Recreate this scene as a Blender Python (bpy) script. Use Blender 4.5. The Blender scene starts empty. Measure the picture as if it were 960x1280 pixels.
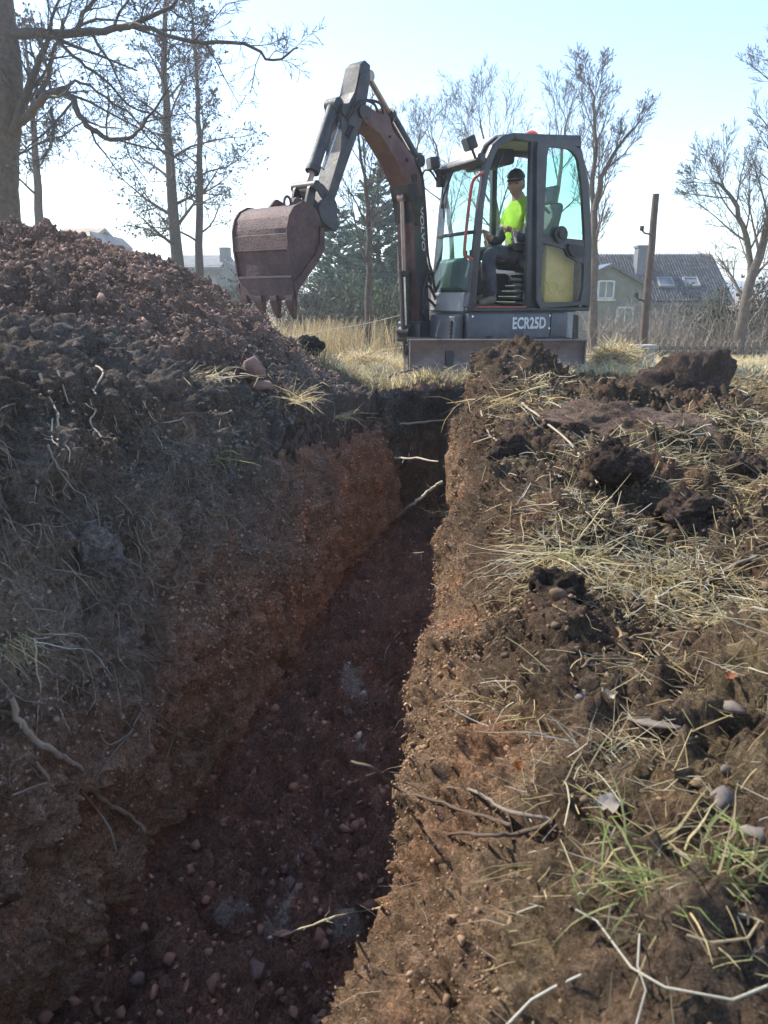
import bpy, bmesh, math, random
import numpy as np
from math import radians, sin, cos, pi, tan, atan2, sqrt
from mathutils import Vector, Matrix, noise as mnoise
from mathutils.bvhtree import BVHTree

random.seed(7)
rng = np.random.default_rng(11)
S = bpy.context.scene
COL = S.collection

# ------------------------------------------------------------------ camera
F_PX, PITCH, ZC = 961.0, radians(15.6), 0.73
cam = bpy.data.cameras.new('camera'); camo = bpy.data.objects.new('camera', cam)
COL.objects.link(camo); S.camera = camo
camo.location = (0, 0, ZC); camo.rotation_euler = (radians(90) - PITCH, 0, 0)
cam.sensor_fit = 'VERTICAL'; cam.sensor_height = 36; cam.sensor_width = 27
cam.lens = F_PX / 1280 * 36; cam.clip_start = 0.05; cam.clip_end = 9000
cam.dof.use_dof = True; cam.dof.focus_distance = 4.5; cam.dof.aperture_fstop = 10

# ------------------------------------------------------------------ light
SUN_EL, SUN_AZ = radians(43), radians(-57)      # azimuth from +Y, positive to the right
W = bpy.data.worlds.new('World'); S.world = W; W.use_nodes = True
nt = W.node_tree; nt.nodes.clear()
sky = nt.nodes.new('ShaderNodeTexSky'); sky.sky_type = 'NISHITA'; sky.sun_disc = False
sky.sun_elevation = SUN_EL; sky.sun_rotation = SUN_AZ
sky.air_density = 0.9; sky.dust_density = 0.2; sky.ozone_density = 1.0
bg = nt.nodes.new('ShaderNodeBackground'); bg.inputs[1].default_value = 0.15
wo = nt.nodes.new('ShaderNodeOutputWorld')
nt.links.new(sky.outputs[0], bg.inputs[0]); nt.links.new(bg.outputs[0], wo.inputs[0])
sl = bpy.data.lights.new('sun', 'SUN'); sl.energy = 3.5; sl.angle = radians(0.5); sl.color = (1, .93, .80)
so = bpy.data.objects.new('sun', sl); COL.objects.link(so)
sd = Vector((sin(SUN_AZ) * cos(SUN_EL), cos(SUN_AZ) * cos(SUN_EL), sin(SUN_EL)))
so.rotation_euler = sd.to_track_quat('Z', 'Y').to_euler(); so.location = sd * 50
S.cycles.transparent_max_bounces = 24; S.cycles.max_bounces = 6; S.cycles.diffuse_bounces = 4; S.cycles.glossy_bounces = 2; S.cycles.transmission_bounces = 4; S.cycles.volume_bounces = 0
S.cycles.use_adaptive_sampling = True; S.cycles.adaptive_threshold = 0.025; S.cycles.caustics_reflective = False; S.cycles.caustics_refractive = False
S.view_settings.view_transform = 'Standard'; S.view_settings.look = 'None'
S.view_settings.exposure = 1.25; S.view_settings.gamma = 1

# ------------------------------------------------------------------ helpers
def ray(px, py):
    a = (px - 480) / F_PX; b = (640 - py) / F_PX
    return Vector((a, cos(PITCH) + b * sin(PITCH), -sin(PITCH) + b * cos(PITCH)))
def at(px, py, y):
    r = ray(px, py); return Vector((0, 0, ZC)) + r * (y / r.y)

def _h(ix, iy, iz, seed):
    n = (ix.astype(np.uint32) * np.uint32(374761393) + iy.astype(np.uint32) * np.uint32(668265263)
         + iz.astype(np.uint32) * np.uint32(2147483647) + np.uint32(seed) * np.uint32(144665)).astype(np.uint32)
    n = (n ^ (n >> np.uint32(13))) * np.uint32(1274126177)
    n = (n ^ (n >> np.uint32(16))) * np.uint32(2246822519)
    n = n ^ (n >> np.uint32(15))
    return (n & np.uint32(0xFFFFFF)).astype(np.float32) / np.float32(0xFFFFFF)
def vnoise(P, seed=0):
    P = np.asarray(P, np.float32); I = np.floor(P); f = P - I; I = I.astype(np.int64)
    u = f * f * (3 - 2 * f); out = np.zeros(len(P), np.float32)
    for dx in (0, 1):
        wx = u[:, 0] if dx else 1 - u[:, 0]
        for dy in (0, 1):
            wy = u[:, 1] if dy else 1 - u[:, 1]
            for dz in (0, 1):
                wz = u[:, 2] if dz else 1 - u[:, 2]
                out += wx * wy * wz * _h(I[:, 0] + dx, I[:, 1] + dy, I[:, 2] + dz, seed)
    return out * 2 - 1
def fbm(P, octv=4, seed=0, gain=.5):
    P = np.asarray(P, np.float32); o = np.zeros(len(P), np.float32); a = 1.
    for k in range(octv):
        o += a * vnoise(P * (2.03 ** k) + 17.3 * k, seed + k); a *= gain
    return o
def worley(P, seed=0):
    P = np.asarray(P, np.float32); I = np.floor(P).astype(np.int64); f = P - I
    best = np.full(len(P), 9., np.float32)
    for dx in (-1, 0, 1):
        for dy in (-1, 0, 1):
            for dz in (-1, 0, 1):
                jx = _h(I[:, 0] + dx, I[:, 1] + dy, I[:, 2] + dz, seed)
                jy = _h(I[:, 0] + dx, I[:, 1] + dy, I[:, 2] + dz, seed + 77)
                jz = _h(I[:, 0] + dx, I[:, 1] + dy, I[:, 2] + dz, seed + 155)
                d = (dx + jx - f[:, 0]) ** 2 + (dy + jy - f[:, 1]) ** 2 + (dz + jz - f[:, 2]) ** 2
                np.minimum(best, d, out=best)
    return np.sqrt(best)
def facet(P, seed=0, tilt=.8):
    # broken earth: every cell is a chunk with its own height and its own tilted face
    P = np.asarray(P, np.float32); I = np.floor(P).astype(np.int64); f = P - I
    best = np.full(len(P), 9., np.float32); sec = best.copy(); off = np.zeros((len(P), 3), np.float32); cid = np.zeros((len(P), 3), np.int64)
    for dx in (-1, 0, 1):
        for dy in (-1, 0, 1):
            for dz in (-1, 0, 1):
                a, b, c = I[:, 0] + dx, I[:, 1] + dy, I[:, 2] + dz
                ox = f[:, 0] - dx - _h(a, b, c, seed); oy = f[:, 1] - dy - _h(a, b, c, seed + 77); oz = f[:, 2] - dz - _h(a, b, c, seed + 155)
                d = ox * ox + oy * oy + oz * oz; m = d < best
                sec = np.where(m, best, np.minimum(sec, d)); best = np.where(m, d, best)
                off[m, 0] = ox[m]; off[m, 1] = oy[m]; off[m, 2] = oz[m]; cid[m, 0] = a[m]; cid[m, 1] = b[m]; cid[m, 2] = c[m]
    r = [_h(cid[:, 0], cid[:, 1], cid[:, 2], seed + 300 + k) for k in range(4)]
    face = (r[0] - .5) * .9 + tilt * sum((r[k + 1] - .5) * 2 * off[:, k] for k in range(3))
    crack = np.clip((np.sqrt(sec) - np.sqrt(best)) / .16, 0, 1)
    return (face * .9 - .25 * (1 - crack)) * (.35 + .65 * crack), r[0]
def sstep(a, b, x): t = np.clip((x - a) / (b - a), 0, 1); return t * t * (3 - 2 * t)

def mesh_np(name, V, F, mat=None, parent=None, col=None, smooth=False, link=True):
    V = np.asarray(V, np.float32); F = np.asarray(F, np.int32)
    me = bpy.data.meshes.new(name); n, k = F.shape
    me.vertices.add(len(V)); me.vertices.foreach_set('co', V.ravel())
    me.loops.add(n * k); me.loops.foreach_set('vertex_index', F.ravel())
    me.polygons.add(n); me.polygons.foreach_set('loop_start', np.arange(0, n * k, k, dtype=np.int32))
    if col is not None:
        a = me.color_attributes.new('Col', 'FLOAT_COLOR', 'POINT')
        c = np.ones((len(V), 4), np.float32); c[:, :3] = col; a.data.foreach_set('color', c.ravel())
    me.update(calc_edges=True)
    if smooth: me.polygons.foreach_set('use_smooth', np.ones(n, bool))
    if mat: me.materials.append(mat)
    o = bpy.data.objects.new(name, me)
    if link: COL.objects.link(o)
    if parent: o.parent = parent
    return o
def tag(o, label=None, cat=None, group=None, kind=None):
    if label: o['label'] = label
    if cat: o['category'] = cat
    if group: o['group'] = group
    if kind: o['kind'] = kind
    return o
def empty(name, loc, rz=0, label=None, cat=None, group=None):
    o = bpy.data.objects.new(name, None); COL.objects.link(o); o.location = loc; o.rotation_euler = (0, 0, rz)
    o.empty_display_size = .1
    return tag(o, label, cat, group)
def copy_tree(o, parent=None):
    c = o.copy(); COL.objects.link(c)
    if parent: c.parent = parent
    for ch in list(o.children): copy_tree(ch, c)
    return c

# --- bmesh shapes
ID = lambda x, y, z: Vector((x, y, z))
def done(name, bm, mat, parent=None, smooth=0.6, label=None):
    bmesh.ops.recalc_face_normals(bm, faces=bm.faces)
    me = bpy.data.meshes.new(name); bm.to_mesh(me); bm.free(); me.materials.append(mat)
    if smooth:
        for p in me.polygons: p.use_smooth = True
        me.set_sharp_from_angle(angle=smooth)
    o = bpy.data.objects.new(name, me); COL.objects.link(o)
    if parent: o.parent = parent
    if label: o['label'] = label
    return o
def prism(bm, pts, w0, w1, T, bev=0.0, seg=1):
    a = [bm.verts.new(T(u, v, w0)) for u, v in pts]; b = [bm.verts.new(T(u, v, w1)) for u, v in pts]
    n = len(pts); fs = [bm.faces.new(a), bm.faces.new(b[::-1])]
    for i in range(n): fs.append(bm.faces.new((a[i], b[i], b[(i + 1) % n], a[(i + 1) % n])))
    if bev:
        es = list({e for f in fs for e in f.edges})
        bmesh.ops.bevel(bm, geom=es, offset=bev, segments=seg, affect='EDGES', profile=.5, clamp_overlap=True)
def box(bm, x0, x1, y0, y1, z0, z1, T=ID, bev=0.0, seg=1):
    prism(bm, [(x0, y0), (x1, y0), (x1, y1), (x0, y1)], z0, z1, T, bev, seg)
def resamp(pts, n):
    c = (sum(p[0] for p in pts) / len(pts), sum(p[1] for p in pts) / len(pts))
    out = []
    for k in range(n):
        a = 2 * pi * k / n; dx, dy = cos(a), sin(a); best = None
        for i in range(len(pts)):
            (x1, y1), (x2, y2) = pts[i], pts[(i + 1) % len(pts)]
            ex, ey = x2 - x1, y2 - y1; den = dx * ey - dy * ex
            if abs(den) < 1e-12: continue
            t = ((x1 - c[0]) * ey - (y1 - c[1]) * ex) / den; s = ((x1 - c[0]) * dy - (y1 - c[1]) * dx) / den
            if t > 0 and -1e-6 <= s <= 1 + 1e-6 and (best is None or t > best): best = t
        out.append((c[0] + dx * best, c[1] + dy * best))
    return out
def rounded(pts, r, seg=4):
    out = []; n = len(pts)
    for i in range(n):
        p0, p, p1 = Vector(pts[i - 1]), Vector(pts[i]), Vector(pts[(i + 1) % n])
        a = (p0 - p); b = (p1 - p); ra = min(r, a.length * .45, b.length * .45)
        A = p + a.normalized() * ra; B = p + b.normalized() * ra
        for k in range(seg + 1):
            t = k / seg; out.append(tuple((1 - t) ** 2 * A + 2 * t * (1 - t) * p + t * t * B))
    return out
def ring(bm, outer, inner, w0, w1, T, n=64):
    O, I = resamp(outer, n), resamp(inner, n)
    g = [[bm.verts.new(T(u, v, w)) for u, v in L] for L, w in ((O, w0), (O, w1), (I, w1), (I, w0))]
    for i in range(n):
        j = (i + 1) % n
        for k in range(4):
            a, b = g[k], g[(k + 1) % 4]; bm.faces.new((a[i], a[j], b[j], b[i]))
def tube(bm, pts, r, sides=8, cap=True):
    pts = [Vector(p) for p in pts]; n = len(pts)
    rad = list(r) if hasattr(r, '__len__') else [r] * n
    rings = []; up = None
    for i, p in enumerate(pts):
        t = (pts[min(i + 1, n - 1)] - pts[max(i - 1, 0)]).normalized()
        if up is None: up = Vector((0, 0, 1)) if abs(t.z) < .9 else Vector((1, 0, 0))
        x = t.cross(up)
        if x.length < 1e-4: x = t.orthogonal()
        x.normalize(); y = x.cross(t).normalized(); up = y
        rings.append([bm.verts.new(p + (x * cos(2 * pi * k / sides) + y * sin(2 * pi * k / sides)) * rad[i]) for k in range(sides)])
    for a, b in zip(rings, rings[1:]):
        for k in range(sides): bm.faces.new((a[k], a[(k + 1) % sides], b[(k + 1) % sides], b[k]))
    if cap: bm.faces.new(rings[0][::-1]); bm.faces.new(rings[-1])
def disc(bm, c, axis, r, h, sides=20):
    c = Vector(c); axis = Vector(axis).normalized(); tube(bm, [c - axis * h / 2, c + axis * h / 2], r, sides)
def smoothline(pts, n=5):
    P = [Vector(p) for p in pts]; out = []
    for i in range(len(P) - 1):
        p0 = P[max(i - 1, 0)]; p1 = P[i]; p2 = P[i + 1]; p3 = P[min(i + 2, len(P) - 1)]
        for k in range(n):
            t = k / n
            out.append(.5 * ((2 * p1) + (p2 - p0) * t + (2 * p0 - 5 * p1 + 4 * p2 - p3) * t * t + (3 * p1 - p0 - 3 * p2 + p3) * t ** 3))
    out.append(P[-1]); return out

# --- fast tubes for trees, twigs, roots: lists of polylines into numpy arrays
class Tubes:
    def __init__(s): s.V = []; s.F = []; s.C = []; s.n = 0
    def add(s, pts, rad, sides=3, col=None):
        pts = np.asarray(pts, np.float32); n = len(pts)
        t = np.empty_like(pts); t[1:-1] = pts[2:] - pts[:-2]; t[0] = pts[1] - pts[0]; t[-1] = pts[-1] - pts[-2]
        t /= (np.linalg.norm(t, axis=1, keepdims=True) + 1e-9)
        m = t.mean(0); ref = np.array([0, 0, 1.], np.float32) if abs(m[2]) < .8 else np.array([1., 0, 0], np.float32)
        x = np.cross(t, ref); x /= (np.linalg.norm(x, axis=1, keepdims=True) + 1e-9); y = np.cross(x, t)
        a = np.arange(sides) * 2 * pi / sides; r = np.asarray(rad, np.float32).reshape(-1, 1, 1)
        v = pts[:, None] + r * (x[:, None] * np.cos(a)[None, :, None] + y[:, None] * np.sin(a)[None, :, None])
        s.V.append(v.reshape(-1, 3))
        i = np.arange(n - 1)[:, None] * sides; k = np.arange(sides)[None]; k2 = (k + 1) % sides
        f = np.stack([i + k, i + k2, i + sides + k2, i + sides + k], -1).reshape(-1, 4) + s.n
        s.F.append(f); s.n += n * sides
        if col is not None: s.C.append(np.tile(np.asarray(col, np.float32), (n * sides, 1)))
    def ribbon(s, pts, wid, side, col=None):
        pts = np.asarray(pts, np.float32); n = len(pts); w = np.asarray(wid, np.float32).reshape(-1, 1)
        side = np.asarray(side, np.float32)
        v = np.stack([pts - side * w, pts + side * w], 1).reshape(-1, 3); s.V.append(v)
        i = np.arange(n - 1) * 2
        s.F.append(np.stack([i, i + 1, i + 3, i + 2], -1) + s.n); s.n += 2 * n
        if col is not None: s.C.append(np.tile(np.asarray(col, np.float32), (2 * n, 1)))
    def build(s, name, mat, parent=None, smooth=True):
        return mesh_np(name, np.concatenate(s.V), np.concatenate(s.F), mat, parent, np.concatenate(s.C) if s.C else None, smooth)

# ------------------------------------------------------------------ materials
def newmat(name):
    m = bpy.data.materials.new(name); m.use_nodes = True; n = m.node_tree; b = n.nodes['Principled BSDF']; return m, n, b
def N(n, t, **k):
    x = n.nodes.new(t)
    for a, v in k.items():
        if hasattr(x, a): setattr(x, a, v)
    return x
def ramp(n, src, stops):
    r = n.nodes.new('ShaderNodeValToRGB'); e = r.color_ramp.elements
    while len(e) < len(stops): e.new(.5)
    for el, (p, c) in zip(e, stops): el.position = p; el.color = (*c, 1) if len(c) == 3 else c
    n.links.new(src, r.inputs[0]); return r
def tex(n, scale, detail=6, rough=.6, dist=0, kind='ShaderNodeTexNoise'):
    c = n.nodes.new('ShaderNodeTexCoord'); t = n.nodes.new(kind); t.inputs['Scale'].default_value = scale
    if 'Detail' in t.inputs: t.inputs['Detail'].default_value = detail; 
    if 'Roughness' in t.inputs: t.inputs['Roughness'].default_value = rough
    if 'Distortion' in t.inputs: t.inputs['Distortion'].default_value = dist
    n.links.new(c.outputs['Object'], t.inputs['Vector']); return t
def mixc(n, fac, a, b, mode='MIX'):
    m = n.nodes.new('ShaderNodeMix'); m.data_type = 'RGBA'; m.blend_type = mode
    for s, v in ((0, fac), (6, a), (7, b)):
        if hasattr(v, 'is_linked') or isinstance(v, bpy.types.NodeSocket): n.links.new(v, m.inputs[s])
        else: m.inputs[s].default_value = v if s == 0 else (*v, 1)
    return m.outputs[2]
def bump(n, b, src, strength, dist, prev=None):
    u = n.nodes.new('ShaderNodeBump'); u.inputs['Strength'].default_value = strength; u.inputs['Distance'].default_value = dist
    n.links.new(src, u.inputs['Height'])
    if prev: n.links.new(prev.outputs[0], u.inputs['Normal'])
    n.links.new(u.outputs[0], b.inputs['Normal']); return u
def painted(name, col, rough=.5, metal=0, wear=None, dust=.25, scale=6, dustcol=(.28, .22, .17)):
    m, n, b = newmat(name)
    t1 = tex(n, scale, 8, .65); t2 = tex(n, scale * 7, 6, .7)
    c = mixc(n, ramp(n, t1.outputs[0], [(.35, (0, 0, 0)), (.75, (1, 1, 1))]).outputs[0], tuple(x * .72 for x in col), tuple(min(1, x * 1.25) for x in col))
    dm = ramp(n, t1.outputs[0], [(.42, (0, 0, 0)), (.8, (dust,) * 3)])
    c = mixc(n, dm.outputs[0], c, dustcol)
    if wear:
        wm = ramp(n, t2.outputs[0], [(.6, (0, 0, 0)), (.68, (1, 1, 1))] if 'bucket' not in name else [(.54, (0, 0, 0)), (.64, (1, 1, 1))]); c = mixc(n, wm.outputs[0], c, wear)
    n.links.new(c, b.inputs['Base Color'])
    rr = ramp(n, t2.outputs[0], [(.2, (rough * .75,) * 3), (.8, (min(1, rough * 1.3),) * 3)]); n.links.new(rr.outputs[0], b.inputs['Roughness'])
    b.inputs['Metallic'].default_value = metal; bump(n, b, t2.outputs[0], .35 if 'bucket' not in name else .9, .004 if 'bucket' not in name else .012); return m
def attrmat(name, rough=.95, transl=0.0, bscale=(), spec=.2, vary=.35):
    m, n, b = newmat(name)
    a = n.nodes.new('ShaderNodeAttribute'); a.attribute_name = 'Col'; c = a.outputs['Color']
    if vary:
        t = tex(n, 23, 8, .7); v = ramp(n, t.outputs[0], [(.25, (1 - vary,) * 3), (.75, (1 + vary,) * 3)]); c = mixc(n, 1.0, c, v.outputs[0], 'MULTIPLY')
        if len(bscale) > 1 and bscale[0][0] > 10:
            for sc_, lo, hi in ((95, .62, 1.3), (330, .6, 1.35)):
                t = tex(n, sc_, 4, .6); v = ramp(n, t.outputs[0], [(.36, (lo,) * 3), (.6, (hi,) * 3)]); c = mixc(n, 1.0, c, v.outputs[0], 'MULTIPLY')
    n.links.new(c, b.inputs['Base Color']); b.inputs['Roughness'].default_value = rough
    b.inputs['Specular IOR Level'].default_value = spec
    pv = None
    for sc, st, di in bscale:
        if sc < 0: t = tex(n, -sc, kind='ShaderNodeTexVoronoi'); t.inputs['Randomness'].default_value = 1
        else: t = tex(n, sc, 10, .72)
        pv = bump(n, b, t.outputs[0], st, di if sc > 0 else -di, pv)
    if transl:
        tr = n.nodes.new('ShaderNodeBsdfTranslucent'); mx = n.nodes.new('ShaderNodeMixShader'); mx.inputs[0].default_value = transl
        n.links.new(c, tr.inputs[0]); n.links.new(b.outputs[0], mx.inputs[1]); n.links.new(tr.outputs[0], mx.inputs[2])
        n.links.new(mx.outputs[0], n.nodes['Material Output'].inputs[0])
    return m
def glassmat(name, tint, refl=.06):
    m, n, b = newmat(name); n.nodes.remove(b)
    t = n.nodes.new('ShaderNodeBsdfTransparent'); t.inputs[0].default_value = (*tint, 1)
    g = n.nodes.new('ShaderNodeBsdfGlossy'); g.inputs['Roughness'].default_value = .04
    dd = n.nodes.new('ShaderNodeBsdfDiffuse'); dd.inputs[0].default_value = (.5, .52, .47, 1)
    lw = n.nodes.new('ShaderNodeLayerWeight'); lw.inputs[0].default_value = .5
    pw = n.nodes.new('ShaderNodeMath'); pw.operation = 'POWER'; n.links.new(lw.outputs['Facing'], pw.inputs[0]); pw.inputs[1].default_value = 4
    fr = n.nodes.new('ShaderNodeMath'); fr.operation = 'MULTIPLY_ADD'; n.links.new(pw.outputs[0], fr.inputs[0]); fr.inputs[1].default_value = .45; fr.inputs[2].default_value = .02
    m1 = n.nodes.new('ShaderNodeMixShader'); n.links.new(fr.outputs[0], m1.inputs[0]); n.links.new(t.outputs[0], m1.inputs[1]); n.links.new(g.outputs[0], m1.inputs[2])
    tx = tex(n, 5, 6, .6); dr = ramp(n, tx.outputs[0], [(.35, (.0,) * 3), (.85, (.055,) * 3)])
    m2 = n.nodes.new('ShaderNodeMixShader'); n.links.new(dr.outputs[0], m2.inputs[0]); n.links.new(m1.outputs[0], m2.inputs[1]); n.links.new(dd.outputs[0], m2.inputs[2])
    n.links.new(m2.outputs[0], n.nodes['Material Output'].inputs[0]); return m

M = {}
M['soil'] = attrmat('soil', .95, 0, ((38, .8, .022), (-75, .6, .010), (130, 1., .018), (-230, .7, .005), (420, 1., .008)), .12, .45)
M['clod'] = attrmat('clod', .95, 0, ((120, .5, .004),), .15, .3)
M['straw'] = attrmat('straw', .6, .5, (), .4, 0)
M['root'] = attrmat('root', .8, 0, ((180, .5, .002),), .3, .3)
M['twig'] = attrmat('twig', .9, 0, (), .2, 0)
M['leaf'] = attrmat('leaf', .7, .25, (), .3, 0)
M['cab'] = painted('cab_paint', (.045, .048, .058), .42, 0, None, .12, 4)
M['panel'] = painted('panel_paint', (.085, .092, .108), .45, 0, None, .2, 4)
M['ltgrey'] = painted('light_grey_paint', (.30, .30, .30), .5, 0, None, .3, 5)
M['boom'] = painted('boom_paint', (.105, .044, .044), .6, 0, (.10, .05, .045), .22, 6)
M['arm'] = painted('arm_paint', (.034, .038, .050), .6, 0, None, .2, 6)
M['bucket'] = painted('bucket_steel', (.105, .055, .055), .6, .15, (.06, .04, .04), .35, 9, (.22, .12, .1))
M['blade'] = painted('blade_steel', (.25, .19, .175), .6, .2, (.11, .07, .06), .4, 7, (.25, .19, .16))
M['rod'] = painted('cylinder_rod', (.34, .25, .21), .35, .6, None, .2, 10)
M['steel'] = painted('bright_steel', (.6, .58, .55), .25, .9, None, .1, 10)
M['rubber'] = painted('rubber', (.02, .02, .02), .8, 0, None, .4, 9)
M['black'] = painted('black_plastic', (.015, .015, .018), .5, 0, None, .12, 9)
M['red'] = painted('red_rail', (.42, .075, .05), .5, 0, None, .12, 9)
M['yellow'] = painted('yellow_panel', (.62, .42, .10), .5, 0, (.4, .27, .07), .2, 5)
M['beacon'] = painted('beacon_plastic', (.8, .10, .03), .3, 0, None, 0, 9)
M['white'] = painted('white_lettering', (.75, .75, .74), .6, 0, None, .25, 20)
M['glass'] = glassmat('green_glass', (.84, .97, .92)); M['clear'] = glassmat('clear_glass', (.96, .985, .98))
M['paleroof'] = painted('roof_sheet', (.55, .50, .44), .35, 0, None, .3, 5)
M['skin'] = painted('skin', (.46, .26, .20), .55, 0, None, .0, 9)
M['hivis'] = painted('hi_vis_cloth', (.40, .66, .03), .85, 0, None, .03, 12)
M['reflect'] = painted('reflective_band', (.6, .6, .58), .4, 0, None, .1, 12)
M['navy'] = painted('navy_cloth', (.03, .04, .065), .85, 0, None, .12, 12)
M['trouser'] = painted('dark_trousers', (.05, .055, .075), .9, 0, None, .25, 12)
M['shoe'] = painted('shoe_leather', (.20, .16, .12), .8, 0, None, .3, 14)
M['hair'] = painted('grey_hair', (.12, .11, .10), .9, 0, None, 0, 20)
M['eye'] = painted('eye', (.02, .02, .02), .3, 0, None, 0, 20)
M['bark'] = painted('bark', (.058, .049, .043), .95, 0, (.04, .034, .03), .15, 14, (.18, .15, .12))
M['barkbrown'] = painted('brown_bark', (.072, .058, .048), .95, 0, (.04, .032, .027), .3, 16, (.24, .19, .15))
M['paletwig'] = painted('pale_bark', (.13, .108, .088), .95, 0, (.08, .066, .055), .2, 16, (.2, .17, .14))
M['wood'] = painted('weathered_wood', (.10, .075, .065), .9, 0, (.05, .04, .035), .3, 12, (.2, .16, .14))
M['picket'] = painted('picket_wood', (.16, .14, .12), .9, 0, (.09, .08, .07), .3, 12)
M['concrete'] = painted('concrete', (.38, .37, .35), .9, 0, None, .3, 12)
M['render'] = painted('house_render', (.20, .185, .165), .95, 0, None, .25, 2)
M['renderd'] = painted('grey_render', (.17, .18, .19), .95, 0, None, .2, 2)
M['tile'] = painted('roof_tile', (.06, .063, .07), .28, 0, None, .15, 8)
M['barnroof'] = painted('barn_roof', (.33, .27, .20), .8, 0, None, .3, 2)
M['window'] = painted('window_pane', (.17, .19, .21), .15, 0, None, .1, 3)
M['frame'] = painted('window_frame', (.6, .58, .54), .6, 0, None, .1, 6)
M['wire'] = painted('galvanised_wire', (.55, .53, .48), .5, .3, None, 0, 6)
M['stone'] = painted('grey_stone', (.20, .165, .14), .95, 0, (.10, .078, .066), .5, 3, (.16, .12, .09))
M['redstone'] = painted('red_stone', (.25, .145, .115), .95, 0, (.15, .085, .068), .3, 3, (.28, .19, .15))

# ------------------------------------------------------------------ setting: far ground, hills
def far_z(x, y):
    x = np.asarray(x, np.float32); y = np.asarray(y, np.float32)
    z = -.05 * np.clip(y - 7.2, 0, 38)
    z = z + 4.3 * sstep(60, 400, y)
    z = z + .0 * x
    return z
xs = np.unique(np.concatenate([np.linspace(-420, -60, 24), np.linspace(-60, -7.6, 50), [-7.6], np.linspace(-7.6, 7.6, 20), np.linspace(7.6, 60, 50), np.linspace(60, 420, 24)]).astype(np.float32))
ys = np.unique(np.concatenate([np.linspace(-120, -20, 8), np.linspace(-20, -2.2, 10), np.linspace(-2.2, 7.0, 12), np.linspace(7., 60, 90), np.linspace(60, 505, 50)]).astype(np.float32))
X, Y = np.meshgrid(xs, ys); Z = far_z(X, Y)
pp = np.stack([X.ravel(), Y.ravel(), Z.ravel()], 1)
pp[:, 2] += np.where((Y.ravel() > 9) & (Y.ravel() < 70), .06 * fbm(pp * .5, 3, 5), 0) + np.where(Y.ravel() > 70, .5 * fbm(pp * .01, 3, 9), 0) - .015
ni, nj = X.shape
q = (np.arange(ni - 1)[:, None] * nj + np.arange(nj - 1)[None]).ravel()
F = np.stack([q, q + 1, q + nj + 1, q + nj], 1)
cx = pp[F].mean(1); keep = ~((abs(cx[:, 0]) < 7.6) & (cx[:, 1] > -2.2) & (cx[:, 1] < 7.0)); F = F[keep]
yy = pp[:, 1]; nz = fbm(pp * np.array([.25, .25, 1]), 4, 3)
straw = np.array([.42, .335, .18]); green = np.array([.16, .22, .05]); field = np.array([.30, .20, .11])
tg = sstep(14, 20, yy) * (1 - sstep(40, 60, yy)) * np.clip(.5 + nz, 0, 1)
gc = straw * (1 + .25 * nz[:, None]); gc = gc * (1 - tg[:, None]) + green * tg[:, None]
tf = sstep(55, 90, yy)[:, None]; gc = gc * (1 - tf) + field * tf
gm = attrmat('field_ground', .95, 0, ((3, .6, .08), (30, .5, .03)), .1, .3)
g = mesh_np('ground', pp, F, gm, None, gc, True); tag(g, kind='structure')
# hills on the horizon
hv = []; hf = []
hx = np.linspace(-415, 415, 140)
ridge = 4.5 + 4 * fbm(np.stack([hx * .010, hx * 0, hx * 0], 1), 4, 21) + np.where(hx > 50, 1.5, 0)
rows = []
for k, (yk, s) in enumerate(((415, 0.05), (430, .35), (450, .75), (475, 1.), (500, .9))):
    rows.append(np.stack([hx, np.full_like(hx, yk) + 3 * np.sin(hx * .03 + k), 2.2 + np.clip(ridge, 1.5, 9) * s - (.1 if k else 2)], 1))
hv = np.concatenate(rows); n = len(hx); q = (np.arange(4)[:, None] * n + np.arange(n - 1)[None]).ravel()
hm = painted('wooded_hill', (.06, .085, .07), .95, 0, None, .1, .01)
h = mesh_np('hills', hv, np.stack([q, q + 1, q + n + 1, q + n], 1), hm, None, None, True); tag(h, kind='structure')

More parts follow.
